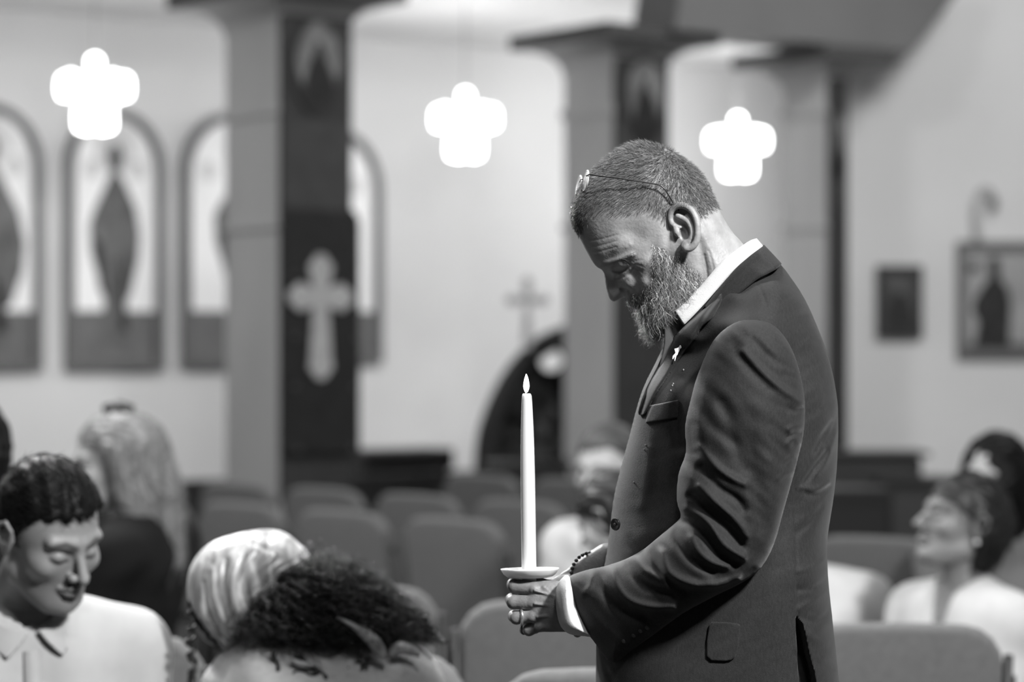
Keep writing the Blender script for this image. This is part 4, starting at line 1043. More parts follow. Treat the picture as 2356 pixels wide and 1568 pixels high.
# neck-and-collar base field
NW = field(JU, JV, [(1740, 570, 114, 25), (1690, 600, 112, 25), (1640, 650, 106, 25), (1590, 710, 98, 25), (1550, 760, 78, 22), (1530, 790, 62, 20)])
JWs = np.maximum(JW2, NW + 0)
def ring_collar(name, top, bot, wt, wb, m, d0=Y0, th=5, taper=1.0, n=20):
    """a band round the neck: upper edge curve, lower edge curve (picture units, front to back), half widths; mirrored and closed behind"""
    T = smooth_poly(top, 6, False); B = smooth_poly(bot, 6, False); n = len(T)
    rings = []
    for i in range(n):
        t = i / (n - 1)
        back = np.sqrt(np.clip(1 - np.clip((t - .80) / .20, 0, 1) ** 2, 0, 1))
        front = 1.0
        w1 = np.interp(t, np.linspace(0, 1, len(wt)), wt) * back * front; w2 = np.interp(t, np.linspace(0, 1, len(wb)), wb) * back * front
        rings.append((T[i], B[i], w1, w2))
    V = []; F = []
    K_ = 6
    for side in (1, -1):
        seq = rings if side > 0 else rings[::-1]
        for (a, b, w1, w2) in seq:
            for layer in (0, 1):
                for k in range(K_):
                    q = k / (K_ - 1); p = a * (1 - q) + b * q; w = (w1 * (1 - q) + w2 * q) + 2.5 * math.sin(math.pi * q)
                    w = w - (th if layer else 0)
                    w = max(w, 0)
                    pu = p[0] - (th * .8 if layer and w < 20 else 0)
                    V.append(ortho(pu, p[1], side * w, d0))
    st_ = 2 * K_; m_ = 2 * n
    for i in range(m_ - 1):
        a, b = i * st_, (i + 1) * st_
        for k in range(K_ - 1):
            F.append((a + k, b + k, b + k + 1, a + k + 1)); F.append((a + K_ + k, a + K_ + k + 1, b + K_ + k + 1, b + K_ + k))
        F.append((a, a + K_, b + K_, b)); F.append((a + K_ - 1, b + K_ - 1, b + 2 * K_ - 1, a + 2 * K_ - 1))
    for a in (0, (m_ - 1) * st_):
        F += [(a + k, a + k + 1, a + K_ + k + 1, a + K_ + k) for k in range(K_ - 1)]
    bm = bmesh.new(); me = bpy.data.meshes.new(name)
    me.from_pydata([tuple(v) for v in V], [], F); bm.from_mesh(me)
    bmesh.ops.remove_doubles(bm, verts=bm.verts, dist=1e-5); bmesh.ops.recalc_face_normals(bm, faces=bm.faces); bm.to_mesh(me); bm.free()
    me.materials.append(m); me.polygons.foreach_set('use_smooth', [True] * len(me.polygons))
    o = bpy.data.objects.new(name, me); COL.objects.link(o); return o
def adopt(o, parent): o.parent = parent; o.matrix_parent_inverse = chain(parent).inverted(); return o
sc_ = ring_collar('shirt_collar', [(1546, 716), (1568, 698), (1600, 664), (1622, 638), (1650, 606), (1690, 574), (1715, 558), (1738, 550)], [(1566, 748), (1586, 728), (1612, 700), (1640, 668), (1672, 632), (1706, 604), (1735, 584), (1756, 572)], [100, 106, 112, 116, 118, 118], [112, 120, 124, 128, 128, 126], shirt_m)
adopt(sc_, man); sc_['label'] = 'white shirt collar at the nape'
jc = ring_collar('jacket_collar', [(1612, 706), (1632, 680), (1652, 655), (1680, 622), (1708, 597), (1730, 580), (1754, 564)], [(1618, 730), (1650, 706), (1684, 680), (1724, 648), (1750, 634), (1772, 622), (1792, 606)], [120, 128, 132, 134, 134, 130], [150, 160, 168, 172, 160, 140], suit, th=7)
adopt(jc, jacket)
# far and near shirt front, its shade put into the grey colour
plkt = patch([(1545, 714), (1566, 748), (1552, 780), (1530, 830), (1512, 850), (1522, 800), (1524, 770), (1523, 745), (1530, 728)], JWs * 0 + 74, ju[0], jv[0], sj, Y0, 3, 3, 'shirt_front', shirt_shade, man)
# lapel, welt pocket, flap, button
jpatch([(1640, 668), (1648, 690), (1626, 730), (1602, 752), (1586, 780), (1556, 822), (1526, 870), (1502, 905), (1484, 938), (1474, 952), (1464, 946), (1478, 900), (1506, 845), (1530, 795), (1562, 752), (1600, 710)], 6, 4, 'lapel')
jpatch(C3([(232, 478), (340, 452), (334, 520), (220, 545)]), 3, 3, 'breast_pocket', n=2, closed_smooth=False)
jpatch(C3([(470, 1275), (548, 1280), (552, 1300), (543, 1385), (520, 1415), (470, 1418), (430, 1402), (440, 1290)]), 4, 3, 'pocket_flap', n=2)
bt = MB(); bp = ortho(1413, 1197, sample2(JW2, ju[0], jv[0], sj, np.array([1424.]), np.array([1197.]))[0] + 4, Y0)
Mb = Euler((math.radians(90), 0, math.radians(-50))).to_matrix()
bt.lathe([(.0001, 0), (.0085, 0), (.009, .0015), (.0085, .0032), (.0065, .0022), (.0001, .002)], n=24, M=Mb)
bt.lathe([(.0001, .002), (.002, .003), (.002, .0035), (.0001, .004)], n=10, M=Mb)
bt.v = [v + bp for v in bt.v]; bt.build('button', mat('horn_button', .02, .3, .5), jacket, smooth=True)
# little silver pin on the lapel
pl = (1548, 808); pw = sample2(JW2, ju[0], jv[0], sj, np.array([1560.]), np.array([808.]))[0] + 12
def Cp(pts): return [(1480 + x * .10204, 760 + y * .10204) for x, y in pts]
PF = lambda u, v, c: ortho(u, v, pw + c, Y0)
pin = MB()
pin.prism(Cp([(740, 330), (765, 340), (775, 390), (745, 410), (735, 440), (700, 500), (690, 540), (665, 560), (630, 685), (615, 670), (625, 575), (590, 640), (570, 635), (580, 570), (640, 500), (615, 410), (680, 395), (715, 375)]), PF, 3)
pin.build('lapel_pin', mat('pin_silver', .75, .3, .8), jacket, bevel=.0004)
lint = MB()
for u, v in ((1529, 884), (1525, 895), (1554, 849), (1470, 1018), (1467, 1028), (1444, 1102), (1531, 880)):
    w_ = sample2(JW2, ju[0], jv[0], sj, np.array([float(u + 8)]), np.array([float(v)]))[0]
    lint.sphere(ortho(u + 8, v, w_ + 1.4, Y0), .0012, 6, sc=(1, .6, 1.3))
lint.build('wax_specks', mat('wax_speck', .2, .6, .3), jacket, smooth=True)
# trousers and shoes
G = gridbox((lo[0], lo[1], .05), (hi[0], hi[1], 1.12), .014)
tr = None
for s in (1, -1):
    l = s_line(G, [UVW(1670, 1480, s * 105), UVW(1668, 1600, s * 120), UVW(1660, 2200, s * 122), UVW(1688, 3010, s * 120)], [.10, .10, .085, .07], .04)
    tr = l if tr is None else smin(tr, l, .03)
TV, TF = surfnet(tr.astype(np.float32), (lo[0], lo[1], .05), (.014,) * 3)
mk('trousers', TV, TF, suit, man)
for s in (1, -1):
    G = gridbox((-.05 + UVW(1500, 0, 0)[0], Y0 - s * .075 - .07, -.01), (UVW(1760, 0, 0)[0] + .05, Y0 - s * .075 + .07, .12), .006)
    c = UVW(1670, 0, 0)[0]; y = Y0 - s * .075
    sh = s_line(G, [(c + .03, y, .05), (c - .08, y, .042), (c - .17, y, .03)], [.045, .045, .033], .02)
    sh = smax(sh, -(G[2] - .002), .004)
    SV, SF = surfnet(sh.astype(np.float32), (G[0][0, 0, 0], G[1][0, 0, 0], G[2][0, 0, 0]), (.006,) * 3)
    mk('shoe', SV, SF, mat('shoe_leather', .01, .35, .5), man)

# ---- sleeves
DS = 3.285
SO = [(1690, 742), (1735, 735), (1780, 748), (1815, 790), (1838, 850), (1851, 920), (1849, 990), (1836, 1050), (1820, 1110), (1800, 1180), (1780, 1250), (1750, 1305), (1705, 1340), (1640, 1372), (1570, 1410), (1490, 1468), (1412, 1523), (1372, 1482), (1336, 1432), (1311, 1385), (1301, 1345), (1309, 1326), (1350, 1310), (1395, 1300), (1440, 1284), (1480, 1262), (1528, 1223), (1556, 1200), (1566, 1184), (1557, 1150), (1561, 1090), (1578, 1040), (1576, 980), (1589, 920), (1606, 860), (1642, 782)]
def sl_shift_px(u):      # forearm comes in towards the middle of the body
    t = np.clip((1640 - u) / 330, 0, 1); return -250 * t * t * (3 - 2 * t) * .92
def comp(pts):           # trace at the distance where that stretch of the sleeve stands
    out = []
    for u, v in pts:
        dr = DS - sl_shift_px(u) / (FPX / DS); k = dr / DS
        out.append((1178 + (u - 1178) * k, HOR + (v - HOR) * k))
    return out
SP = smooth_poly(comp(SO), 3)
ss = 2.6; su_ = np.arange(1290, 1880, ss); sv_ = np.arange(715, 1570, ss); SU, SV_ = np.meshgrid(su_, sv_)
SD = sdist(SU, SV_, SP)
SWm = field(SU, SV_, [(1740, 800, 95, 50), (1715, 950, 112, 70), (1700, 1100, 108, 70), (1690, 1240, 100, 60), (1600, 1290, 92, 50), (1500, 1340, 86, 50), (1400, 1400, 78, 50), (1330, 1380, 70, 30)])
SR = field(SU, SV_, [(1740, 780, 70, 50), (1715, 950, 120, 70), (1690, 1240, 100, 60), (1550, 1330, 95, 50), (1380, 1400, 80, 50)])
RID = [ # crop units of the traced folds: points, height, width
 ([(600, 270), (650, 330), (710, 385), (780, 435), (850, 480)], 11, 9), ([(565, 235), (610, 310), (670, 375), (700, 410)], -5, 14), ([(700, 260), (760, 320), (840, 360)], 5, 12), ([(640, 225), (720, 300), (800, 340)], -5, 9),
 ([(520, 470), (560, 600), (600, 720)], -8, 16), ([(420, 480), (480, 560), (560, 620)], -5, 12), ([(400, 470), (440, 560), (450, 640)], 6, 14),
 ([(430, 640), (500, 720), (560, 760), (600, 780)], 10, 8), ([(440, 720), (500, 790), (570, 840), (600, 880)], -11, 9), ([(430, 790), (490, 850), (560, 910), (615, 980)], 10, 8),
 ([(400, 830), (470, 900), (540, 960), (590, 1020)], -13, 9), ([(380, 880), (460, 925), (520, 1010), (600, 1065)], 15, 9), ([(360, 925), (430, 965), (500, 1050), (570, 1090)], -15, 9), ([(400, 990), (425, 1040), (480, 1085), (540, 1100)], 9, 7),
 ([(340, 950), (350, 1010), (400, 1080), (480, 1120)], -13, 9), ([(285, 1050), (310, 1120), (390, 1165), (500, 1172), (580, 1150)], 15, 9), ([(250, 1010), (260, 1080), (300, 1150), (380, 1200)], -12, 9), ([(190, 1070), (220, 1115), (290, 1150)], 11, 8),
 ([(150, 1060), (170, 1130), (240, 1190), (330, 1215)], -14, 10), ([(100, 1090), (105, 1160), (150, 1222), (220, 1252), (330, 1260)], 15, 9), ([(60, 1100), (60, 1180), (110, 1260), (220, 1300)], -12, 12), ([(20, 1130), (10, 1180), (-20, 1210)], 7, 7),
 ([(640, 480), (680, 600), (690, 720)], 5, 22), ([(620, 640), (650, 800), (680, 950)], -4, 14), ([(700, 700), (730, 850), (700, 1000)], 6, 22), 
 ([(845, 490), (810, 500), (780, 492)], -6, 7), ([(835, 560), (800, 560), (780, 570)], 5, 7), ([(838, 630), (800, 610), (780, 625)], 5, 8), ([(830, 590), (800, 590), (770, 600)], -6, 6), ([(815, 690), (790, 680), (760, 700)], -5, 8), ([(800, 740), (770, 740), (740, 760)], 4, 8),
 ([(640, 1120), (600, 1150), (560, 1170)], -6, 10), ([(840, 380), (800, 370), (760, 360)], -3, 8), ([(400, 560), (392, 620), (420, 660)], -8, 10), ([(370, 700), (390, 760), (380, 850)], 5, 12)]
sf = 0
for p, a, w_ in RID: sf = sf + .95 * a * ridge(SU, SV_, comp(C3(p)), w_ * 1.1)
sf = sf + creases(SU, SV_, .9, .75, 55, 8)
SW1 = np.sqrt(np.maximum(thick(SD, SWm, SR), 0))
SW2 = np.where(SW1 > 1, np.maximum(SW1 + sf * np.clip(SW1 / 45, 0, 1), 1), 0)
SQ = np.where(SD < 0, thick(SD, SWm, SR), SW2 ** 2)
sleeve, SX, SFc, SUVW = plane_mesh(SQ, su_[0], sv_[0], ss, DS, 'sleeve', suit, jacket, 135, shift=lambda u, v: sl_shift_px(1178 + (u - 1178) / 1.0), step_w=3.6)
# right sleeve: the same shape on the far side
MX = SX.copy(); MX[:, 1] = 2 * Y0 - MX[:, 1]
sel = np.clip((1640 - SUVW[:, 0]) / 330, 0, 1)
MX[:, 1] -= sel * .0
MX[:, 0] += sel * .062; MX[:, 2] += sel * .034
mk('sleeve', MX, SFc[:, ::-1], suit, jacket)
# cuff buttons
cb = MB()
for u, v in ((1462, 1462), (1477, 1450), (1492, 1441), (1440, 1478)):
    w_ = sample2(SW2, su_[0], sv_[0], ss, np.array([float(u)]), np.array([float(v) + 6]))[0]
    p = ortho(u * 1.0, v + 6, w_ + 1 + sl_shift_px(u), DS); MBk = MB().sphere(p + Vector((0, .0012, 0)), .0036, 10, sc=(1, .5, 1)); MBk.build('cuff_button', mat('horn_button', .02, .3, .5), sleeve, smooth=True)
# shirt cuffs
dcf = DS + .135
kc = dcf / Y0
CU = [(1292, 1330), (1306, 1322), (1322, 1345), (1330, 1390), (1352, 1435), (1366, 1462), (1345, 1462), (1310, 1457), (1290, 1440), (1281, 1410), (1278, 1370), (1282, 1345)]
cp = smooth_poly(CU, 3)
cu = np.arange(1270, 1380, 2.0); cv = np.arange(1312, 1472, 2.0); CUu, CVv = np.meshgrid(cu, cv)
cD = sdist(CUu, CVv, cp)
cQ = thick(cD, np.full(cD.shape, 62.0), np.full(cD.shape, 34.0))
plane_mesh(cQ, cu[0], cv[0], 2.0, dcf, 'shirt_cuff', shirt_m, man, 70, step_w=3.0)

# ---- bracelet on the far wrist
brc = empty('bracelet', tuple(UVW(1350, 1300, -98))); tag(brc, 'dark beaded bracelet with a silver bead on the far wrist of the standing man', 'bracelet')
a0, a1 = np.array(UVW(1400, 1290, -100)), np.array(UVW(1345, 1322, -96)); ax = a1 - a0; ax /= np.linalg.norm(ax)
c0 = np.array(UVW(1352, 1321, -97)); ax = np.array([-.55, .80, .22]); ax /= np.linalg.norm(ax); e1_ = np.cross(ax, [0, 1, 0]); e1_ /= np.linalg.norm(e1_); e2_ = np.cross(ax, e1_)
ax_t = ax
for k in range(26):
    t = 2 * math.pi * k / 26; p = c0 + (e1_ * math.cos(t) + e2_ * math.sin(t)) * .0268 
    big = k == 2
    MB().sphere(p, .0031 if not big else .0046, 8).build('bead', mat('silver_bead', .7, .25, .5, metal=.8) if big else mat('black_bead', .008, .3, .5), brc, smooth=True)

# ---- glasses pushed up on the head
gl = empty('glasses', tuple(UVW(1345, 420, 0))); tag(gl, 'wire rimmed glasses pushed up on top of the standing man\'s head', 'glasses')
wire = mat('glasses_wire', .02, .3, .6, metal=.3); lens_m = bpy.data.materials.new('lens_glass'); lens_m.use_nodes = True
lb = lens_m.node_tree.nodes['Principled BSDF']; lb.inputs['Base Color'].default_value = (.9, .9, .9, 1); lb.inputs['Roughness'].default_value = .05; lb.inputs['Alpha'].default_value = .35; lb.inputs['Specular IOR Level'].default_value = .9
U3 = lambda u, v, w: Vector(UVW(u, v, w))
for s, (cu_, cv_) in ((1, (1346, 419)), (-1, (1333, 423))):
    pts = []
    for k in range(28):
        t = 2 * math.pi * k / 28
        dv, dw = 23 * math.sin(t), 39 * math.cos(t)
        pts.append(U3(cu_ - .16 * dv * 1.0 - s * 0 + dw * .11, cv_ + dv, s * 55 + dw))
    MB().tube(pts, .0010, 6, closed=True).build('rim', mat('rim_metal', .75, .25, 1.0), gl, smooth=True)
    n = len(pts); c = sum(pts, Vector()) / n
    q = [p + Vector((-.0006, 0, 0)) for p in pts]; q2 = [p + Vector((.0006, 0, 0)) for p in pts]
    MB().add(q + q2, [tuple(range(n)), tuple(range(2 * n - 1, n - 1, -1))] + [(i, n + i, n + (i + 1) % n, (i + 1) % n) for i in range(n)]).build('lens', lens_m, gl)
    tw = [(1352, 408, 96), (1382, 413, 112), (1430, 420, 121), (1480, 428, 124), (1508, 433, 125), (1516, 437, 125), (1524, 446, 124), (1535, 464, 122), (1543, 478, 119), (1556, 492, 114)]
    MB().tube([U3(cu_, cv_ - 8, s * 92)] + [U3(a, b, s * c_) for a, b, c_ in tw], .0011, 7).build('temple_arm', wire, gl, smooth=True)
MB().tube([U3(1343, 414, 18), (U3(1337, 412, 0)), U3(1334, 417, -18)], .0010, 6).build('bridge', wire, gl, smooth=True)
# wedding ring
rg = MB(); rc = [(1196, 1416, 24)]
pr = []
for k in range(24):
    t = 2 * math.pi * k / 24; pr.append(U3(1199 + 2 * math.cos(t), 1414.5 + 17.2 * math.sin(t), 29 + 17.2 * math.cos(t)))
rgo = MB().tube(pr, .0024, 8, closed=True).build('ring', mat('ring_gold', .85, .2, .6, metal=.9), None, smooth=True)
tag(rgo, 'shiny wedding ring on the finger below the candle dish', 'ring')

# ---- candle and drip dish
DC = Y0
cr = empty('candle', tuple(UVW(1217, 1440, 0))); tag(cr, 'tall lit white taper candle held upright in the man\'s hand', 'candle')
def cen(v): return 1212 + (v - 905) / 400 * 5
prof = [(1452, 15), (1450, 16), (1310, 16.8), (1200, 16.8), (1100, 16.5), (1030, 15.6), (980, 14.3), (940, 12.8), (920, 11.8), (909, 10.6), (905, 8), (906.5, 5), (908, 2)]
V = []; F = []; n = 28
for v, r in prof:
    for k in range(n):
        t = 2 * math.pi * k / n; V.append(U3(cen(v) + r * math.cos(t), v, r * math.sin(t)))
for i in range(len(prof) - 1):
    for k in range(n): F.append((i * n + k, i * n + (k + 1) % n, (i + 1) * n + (k + 1) % n, (i + 1) * n + k))
F += [tuple(range(n)), tuple((len(prof) - 1) * n + k for k in range(n))]
wax = mat('candle_wax', .62, .4, .5, sss=.6)
MB().add(V, F).build('shaft', wax, cr, smooth=True)
MB().tube([U3(1212, 908, 0), U3(1212, 902, 0), U3(1211.3, 893, 1)], .0011, 6).build('wick', mat('wick', .02, .9, .1), cr)
fm = mat('flame', .9, .5, .1, emit=14.0)
V = []; F = []; n = 16; pf = [(903, 1), (900, 3.4), (895, 5.4), (889, 6.4), (882, 6.2), (874, 4.8), (867, 3), (862, 1), (860, .2)]
for v, r in pf:
    for k in range(n):
        t = 2 * math.pi * k / n; V.append(U3(1211 + r * math.cos(t), v, r * math.sin(t)))
for i in range(len(pf) - 1):
    for k in range(n): F.append((i * n + k, i * n + (k + 1) % n, (i + 1) * n + (k + 1) % n, (i + 1) * n + k))
MB().add(V, F).build('flame', fm, cr, smooth=True)
dish = MB(); V = []; F = []; n = 48
pf = [(1326, 17.2), (1328, 20), (1328.5, 40), (1326, 52), (1320, 60), (1311, 65.5), (1307.5, 67.5), (1306.5, 66.5), (1310, 62), (1317, 55), (1321, 45), (1322, 20), (1321, 17.2)]
for v, r in pf:
    for k in range(n):
        t = 2 * math.pi * k / n; V.append(U3(1219 + r * math.cos(t), v - .02 * r * math.cos(t) - .05 * r * math.sin(t), r * math.sin(t)))
for i in range(len(pf)):
    for k in range(n): F.append((i * n + k, i * n + (k + 1) % n, ((i + 1) % len(pf)) * n + (k + 1) % n, ((i + 1) % len(pf)) * n + k))
do = MB().add(V, F).build('drip_dish', mat('dish_plastic', .62, .35, .5, sss=.3), None, smooth=True)
tag(do, 'round white drip dish around the candle just above the hand', 'dish')
# ------------------------------------------------------------------ the congregation
skin_l = mat('skin_light', .42, .5, .4, var=.06, vscale=30, sss=.2, attr='tone')
black_hair = mat('black_hair', .004, .55, .2)
black_cloth = mat('black_cloth', .008, .9, .2)
pale_shirt = mat('pale_shirt', .34, .8, .3, var=.03, vscale=30, bump=.2, bscale=700)
white_shirt = mat('white_shirt', .6, .8, .3, var=.03, vscale=30)
grey_trousers = mat('grey_trousers', .05, .85, .2, var=.1, vscale=20)

def head_sdf(G, fem=0.0):
    x, y, z = G
    ya = np.abs(y); S = [x, ya, z]
    d = s_ell(G, (-.010, 0, .030), (.098, .077, .088))
    d = smin(d, s_ell(G, (.034, 0, -.030), (.058, .060, .090)), .03)
    d = smin(d, s_cone(S, (.0, .050, -.070), (.062, .018, -.100), .022, .024), .03)
    d = smin(d, s_ell(G, (.078, 0, -.104), (.018, .020, .018)), .014)
    d = smin(d, s_cone(S, (.088, .008, .020), (.074, .046, .022), .012, .010), .012)        # brow
    d = smin(d, s_ell(S, (.056, .048, -.028), (.026, .018, .020)), .02)                   # cheekbone
    d = smax(d, -s_ell(S, (.102, .033, -.001), (.020, .019, .014)), .010)                 # socket
    d = smin(d, s_cone(G, (.092, 0, .008), (.119, 0, -.034), .0075, .0095), .010)         # nose
    d = smin(d, s_ell(S, (.103, .013, -.037), (.011, .008, .008)), .006)
    d = smax(d, -s_ell(S, (.108, .007, -.046), (.006, .0035, .004)), .002)
    d = smin(d, s_ell(S, (.0755, .032, -.004), (.0155, .0160, .0125)), .004)                # lid
    d = smax(d, -s_line(S, [(.096, .020, -.0085), (.0955, .032, -.011), (.088, .044, -.007)], [.0016] * 3), .0015)
    d = smax(d, -s_line(S, [(.094, .020, .006), (.093, .032, .008), (.085, .045, .003)], [.0014] * 3), .002)
    d = smin(d, s_line(S, [(.101, .0, -.061), (.097, .012, -.061), (.087, .024, -.064)], [.0062, .0056, .003]), .006)
    d = smin(d, s_line(S, [(.099, .0, -.072), (.095, .012, -.072), (.087, .022, -.067)], [.0070, .006, .003]), .006)
    d = smax(d, -s_line(S, [(.106, .0, -.0665), (.100, .013, -.0665), (.089, .026, -.066)], [.0018, .0018, .001]), .002)
    d = smin(d, s_line(G, [(-.018, 0, -.06), (-.040, 0, -.13), (-.055, 0, -.22)], [.056 - .006 * fem, .054 - .007 * fem, .062 - .005 * fem]), .022)
    # ears
    e = s_ell(S, (-.010, .081, -.006), (.018, .006, .031))
    ring = s_line(S, [(.006, .078, -.006), (.004, .084, .016), (-.010, .088, .027), (-.026, .090, .016), (-.027, .088, -.004), (-.016, .083, -.024), (-.006, .079, -.032)], [.003, .0035, .004, .004, .0038, .0042, .005])
    e = smin(e, ring, .004); e = smax(e, -s_ell(S, (-.006, .090, -.004), (.008, .006, .011)), .003)
    return smin(d, e, .006)
def frame_of(f, roll=0.0):
    f = Vector(f).normalized(); l = Vector((0, 0, 1)).cross(f).normalized(); u = f.cross(l)
    if roll:
        q = Matrix.Rotation(roll, 3, f); l = q @ l; u = q @ u
    return np.array([list(f), list(l), list(u)])           # rows: forward, left, up
def tow(Vl, Fm, C, s): return (Vl * s) @ Fm + np.array(C)
def hand_mesh(wrist, tip_dir, s=1.0, curl=.5, st=.0045):
    G = gridbox((-.03, -.065, -.055), (.20, .065, .04), st)
    d = s_ell(G, (.050, 0, 0), (.055, .041, .015)); d = smin(d, s_cone(G, (-.03, 0, 0), (.03, 0, 0), .026, .024), .015)
    for k, (y, L) in enumerate(((-.031, .062), (-.011, .072), (.010, .068), (.029, .052))):
        a = (.092, y, 0); b = (.092 + L * .5, y * 1.1, -.012 * curl); c = (.092 + L * (1 - .2 * curl), y * 1.12, -.050 * curl)
        d = smin(d, s_line(G, [a, b, c], [.0098, .009, .0078]), .005)
    d = smin(d, s_line(G, [(.02, -.03, -.004), (.055, -.052, -.012), (.085, -.052, -.022)], [.014, .011, .009]), .010)
    V, F = surfnet(d.astype(np.float32), (-.03, -.065, -.055), (st,) * 3)
    Fm = frame_of(tip_dir); return (V * s) @ Fm + np.array(v3(wrist)), F[:, ::-1] if np.linalg.det(Fm) > 0 else F
def figure(C, tf, hf, hair, top_m, skin_m, label, hair_m=None, s=.93, roll=0.0, lean=.10, hres=.0032, fem=0.0, top='shirt', vneck=0.0, sh=.19, fold=.004, seedf=0.0, arms='lap', hairtex=0, legs=True, chest=1.0, hip=None):
    C = Vector(C); tf = Vector((tf[0], tf[1], 0)).normalized(); L = Vector((-tf.y, tf.x, 0)); Z = Vector((0, 0, 1))
    hm_ = frame_of(hf, roll)
    root = empty('person', (C.x - tf.x * lean, C.y - tf.y * lean, 0)); tag(root, label, 'person')
    H = Vector((C.x, C.y, .53)) - tf * (lean + .04)
    if hip: H = Vector(hip)
    neck = Vector(np.array(C) + (np.array([-.050, 0, -.150]) * s) @ hm_)
    N = Vector((neck.x, neck.y, min(neck.z, C.z - .14)))
    SHc = N - Z * .055 - tf * .01
    P = {}
    for k in (1, -1):
        S_ = SHc + L * (sh * s * k) - Z * .035; 
        E = S_ - Z * .25 * s + tf * .07 + L * .03 * k; Wr = E + tf * .22 - L * .07 * k - Z * .03
        Kn = H + tf * .42 + L * .10 * k + Z * .02; An = Kn - Z * (Kn.z - .09) + tf * .03
        P[k] = (S_, E, Wr, Kn, An)
    lo = np.min([list(p) for k in P for p in P[k]] + [list(H), list(C)], 0) - .2; hi = np.max([list(p) for k in P for p in P[k]] + [list(H), list(C)], 0) + .2
    lo[2] = 0.0; hi[2] = SHc.z + .16
    def torso(G, o):
        mid = (H + SHc) * .5 + tf * .015
        d = None
        for k in (1, -1):
            t = s_line(G, [H + L * .07 * k, mid + L * .07 * k, SHc + L * .085 * k * s - Z * .07], [.105 + o, .088 * chest + o, .092 * chest + o], .05)
            t = smin(t, s_cone(G, SHc + L * .05 * k, P[k][0], .058 + o, .058 + o), .05)
            d = t if d is None else smin(d, t, .04)
        return smin(d, s_cone(G, SHc - Z * .03, N + Z * .01, .075 + o * .5, .052 + o * .3), .04)
    def arm(G, o, cut=0.0):
        d = None
        for k in (1, -1):
            S_, E, Wr = P[k][:3]; e2 = Wr if cut == 0 else E + (Wr - E) * (1 - cut)
            t = s_line(G, [S_, E, e2], [.052 + o, .040 + o, .028 + o * 1.3], .02)
            d = t if d is None else np.minimum(d, t)
        return d
    def leg(G, o):
        d = None
        for k in (1, -1):
            t = s_line(G, [H + L * .08 * k, P[k][3], P[k][4]], [.085 + o, .058 + o, .038 + o * 1.5], .03)
            d = t if d is None else np.minimum(d, t)
        return d
    g = .012; G = gridbox(lo, hi, g); org = (G[0][0, 0, 0], G[1][0, 0, 0], G[2][0, 0, 0])
    b = smin(smin(torso(G, 0), arm(G, 0), .03), leg(G, 0), .04)
    for k in (1, -1): b = smin(b, s_line(G, [P[k][4], P[k][4] + tf * .14 - Z * .03], [.036, .03]), .02)
    b = smax(b, .004 - G[2], .002)
    BV, BF = surfnet(b.astype(np.float32), org, (g,) * 3)
    Gh = gridbox((-.13, -.11, -.215), (.135, .11, .135), hres)
    hd = head_sdf(Gh, fem); HV, HF_ = surfnet(hd.astype(np.float32), (-.13, -.11, -.215), (hres,) * 3)
    HVw = tow(HV, hm_, C, s)
    parts = [(BV, BF[:, ::-1]), (HVw, HF_[:, ::-1])]
    for k in (1, -1):
        E, Wr = P[k][1], P[k][2]
        dirn = (Wr - E).normalized() + Vector((0, 0, -.1)); HVv, HVf = hand_mesh(Wr + dirn * .01, dirn, s=.95); parts.append((HVv, HVf))
    Vs = []; Fs = []; n0 = 0
    for a, f in parts: Vs.append(a); Fs.append(f + n0); n0 += len(a)
    bo_ = mk('body', np.concatenate(Vs), np.concatenate(Fs), skin_m, root)
    hx, hy, hz = HV[:, 0], np.abs(HV[:, 1]), HV[:, 2]; tn = np.ones(sum(len(a) for a in Vs))
    def ln_(p, w): return np.exp(-(dist_line(hy, hz, p) / w) ** 2) * (hx > .05)
    th = 1 - .75 * ln_([(.012, .018), (.03, .026), (.05, .018)], .0045) - .75 * ln_([(.018, -.009), (.032, -.0115), (.046, -.007)], .0026) - .4 * ln_([(0, -.0665), (.014, -.0665), (.024, -.066)], .0025) - .16 * ln_([(0, -.066), (.018, -.066)], .009) - .5 * ln_([(.007, -.046), (.009, -.045)], .004)
    th = th - .15 * np.exp(-(((hy - .032) / .02) ** 2 + ((hz + .004) / .012) ** 2)) * (hx > .05)  # eye area darkened in colour, offsetting light from above
    th = th - .32 * np.exp(-((hz + .085) / .035) ** 2) * (hx > .0) * (0 if fem else 1)  # stubble, deepened to stand in for shade on the lower face
    tn[len(BV):len(BV) + len(HV)] = np.clip(th, .12, 1)
    a_ = bo_.data.attributes.new('tone', 'FLOAT', 'POINT'); a_.data.foreach_set('value', tn.astype(np.float32))
    # clothes
    g2 = .009; lo2 = lo.copy(); lo2[2] = H.z - .16; G = gridbox(lo2, hi, g2); org = (G[0][0, 0, 0], G[1][0, 0, 0], G[2][0, 0, 0])
    t = smin(torso(G, .016), arm(G, .014, .05), .035)
    fx = G[0] * tf.x + G[1] * tf.y; lx = G[0] * L.x + G[1] * L.y; zz = G[2]
    t = t + fold * (np.sin(34 * lx + 16 * zz + 2.2 * np.sin(19 * zz + seedf) + seedf) * .6 + np.sin(21 * zz - 25 * lx + 3 * np.sin(11 * lx + seedf * 2)) * .5 + np.sin(60 * zz + 20 * fx + seedf) * .25)
    t = smax(t, -s_cone(G, N - Z * .035 + tf * .012, N + Z * .14 + tf * .02, .058, .085), .006)
    if vneck: t = smax(t, -s_line(G, [N + tf * .08 + Z * .02, SHc + tf * .14 - Z * vneck], [.055, .012]), .006)
    t = smax(t, (H.z - .10) - zz, .004)
    TV_, TF_ = surfnet(t.astype(np.float32), org, (g2,) * 3)
    to = mk(top, TV_, TF_[:, ::-1], top_m, root)
    G = gridbox(lo, (hi[0], hi[1], H.z + .14), .012); org = (G[0][0, 0, 0], G[1][0, 0, 0], G[2][0, 0, 0])
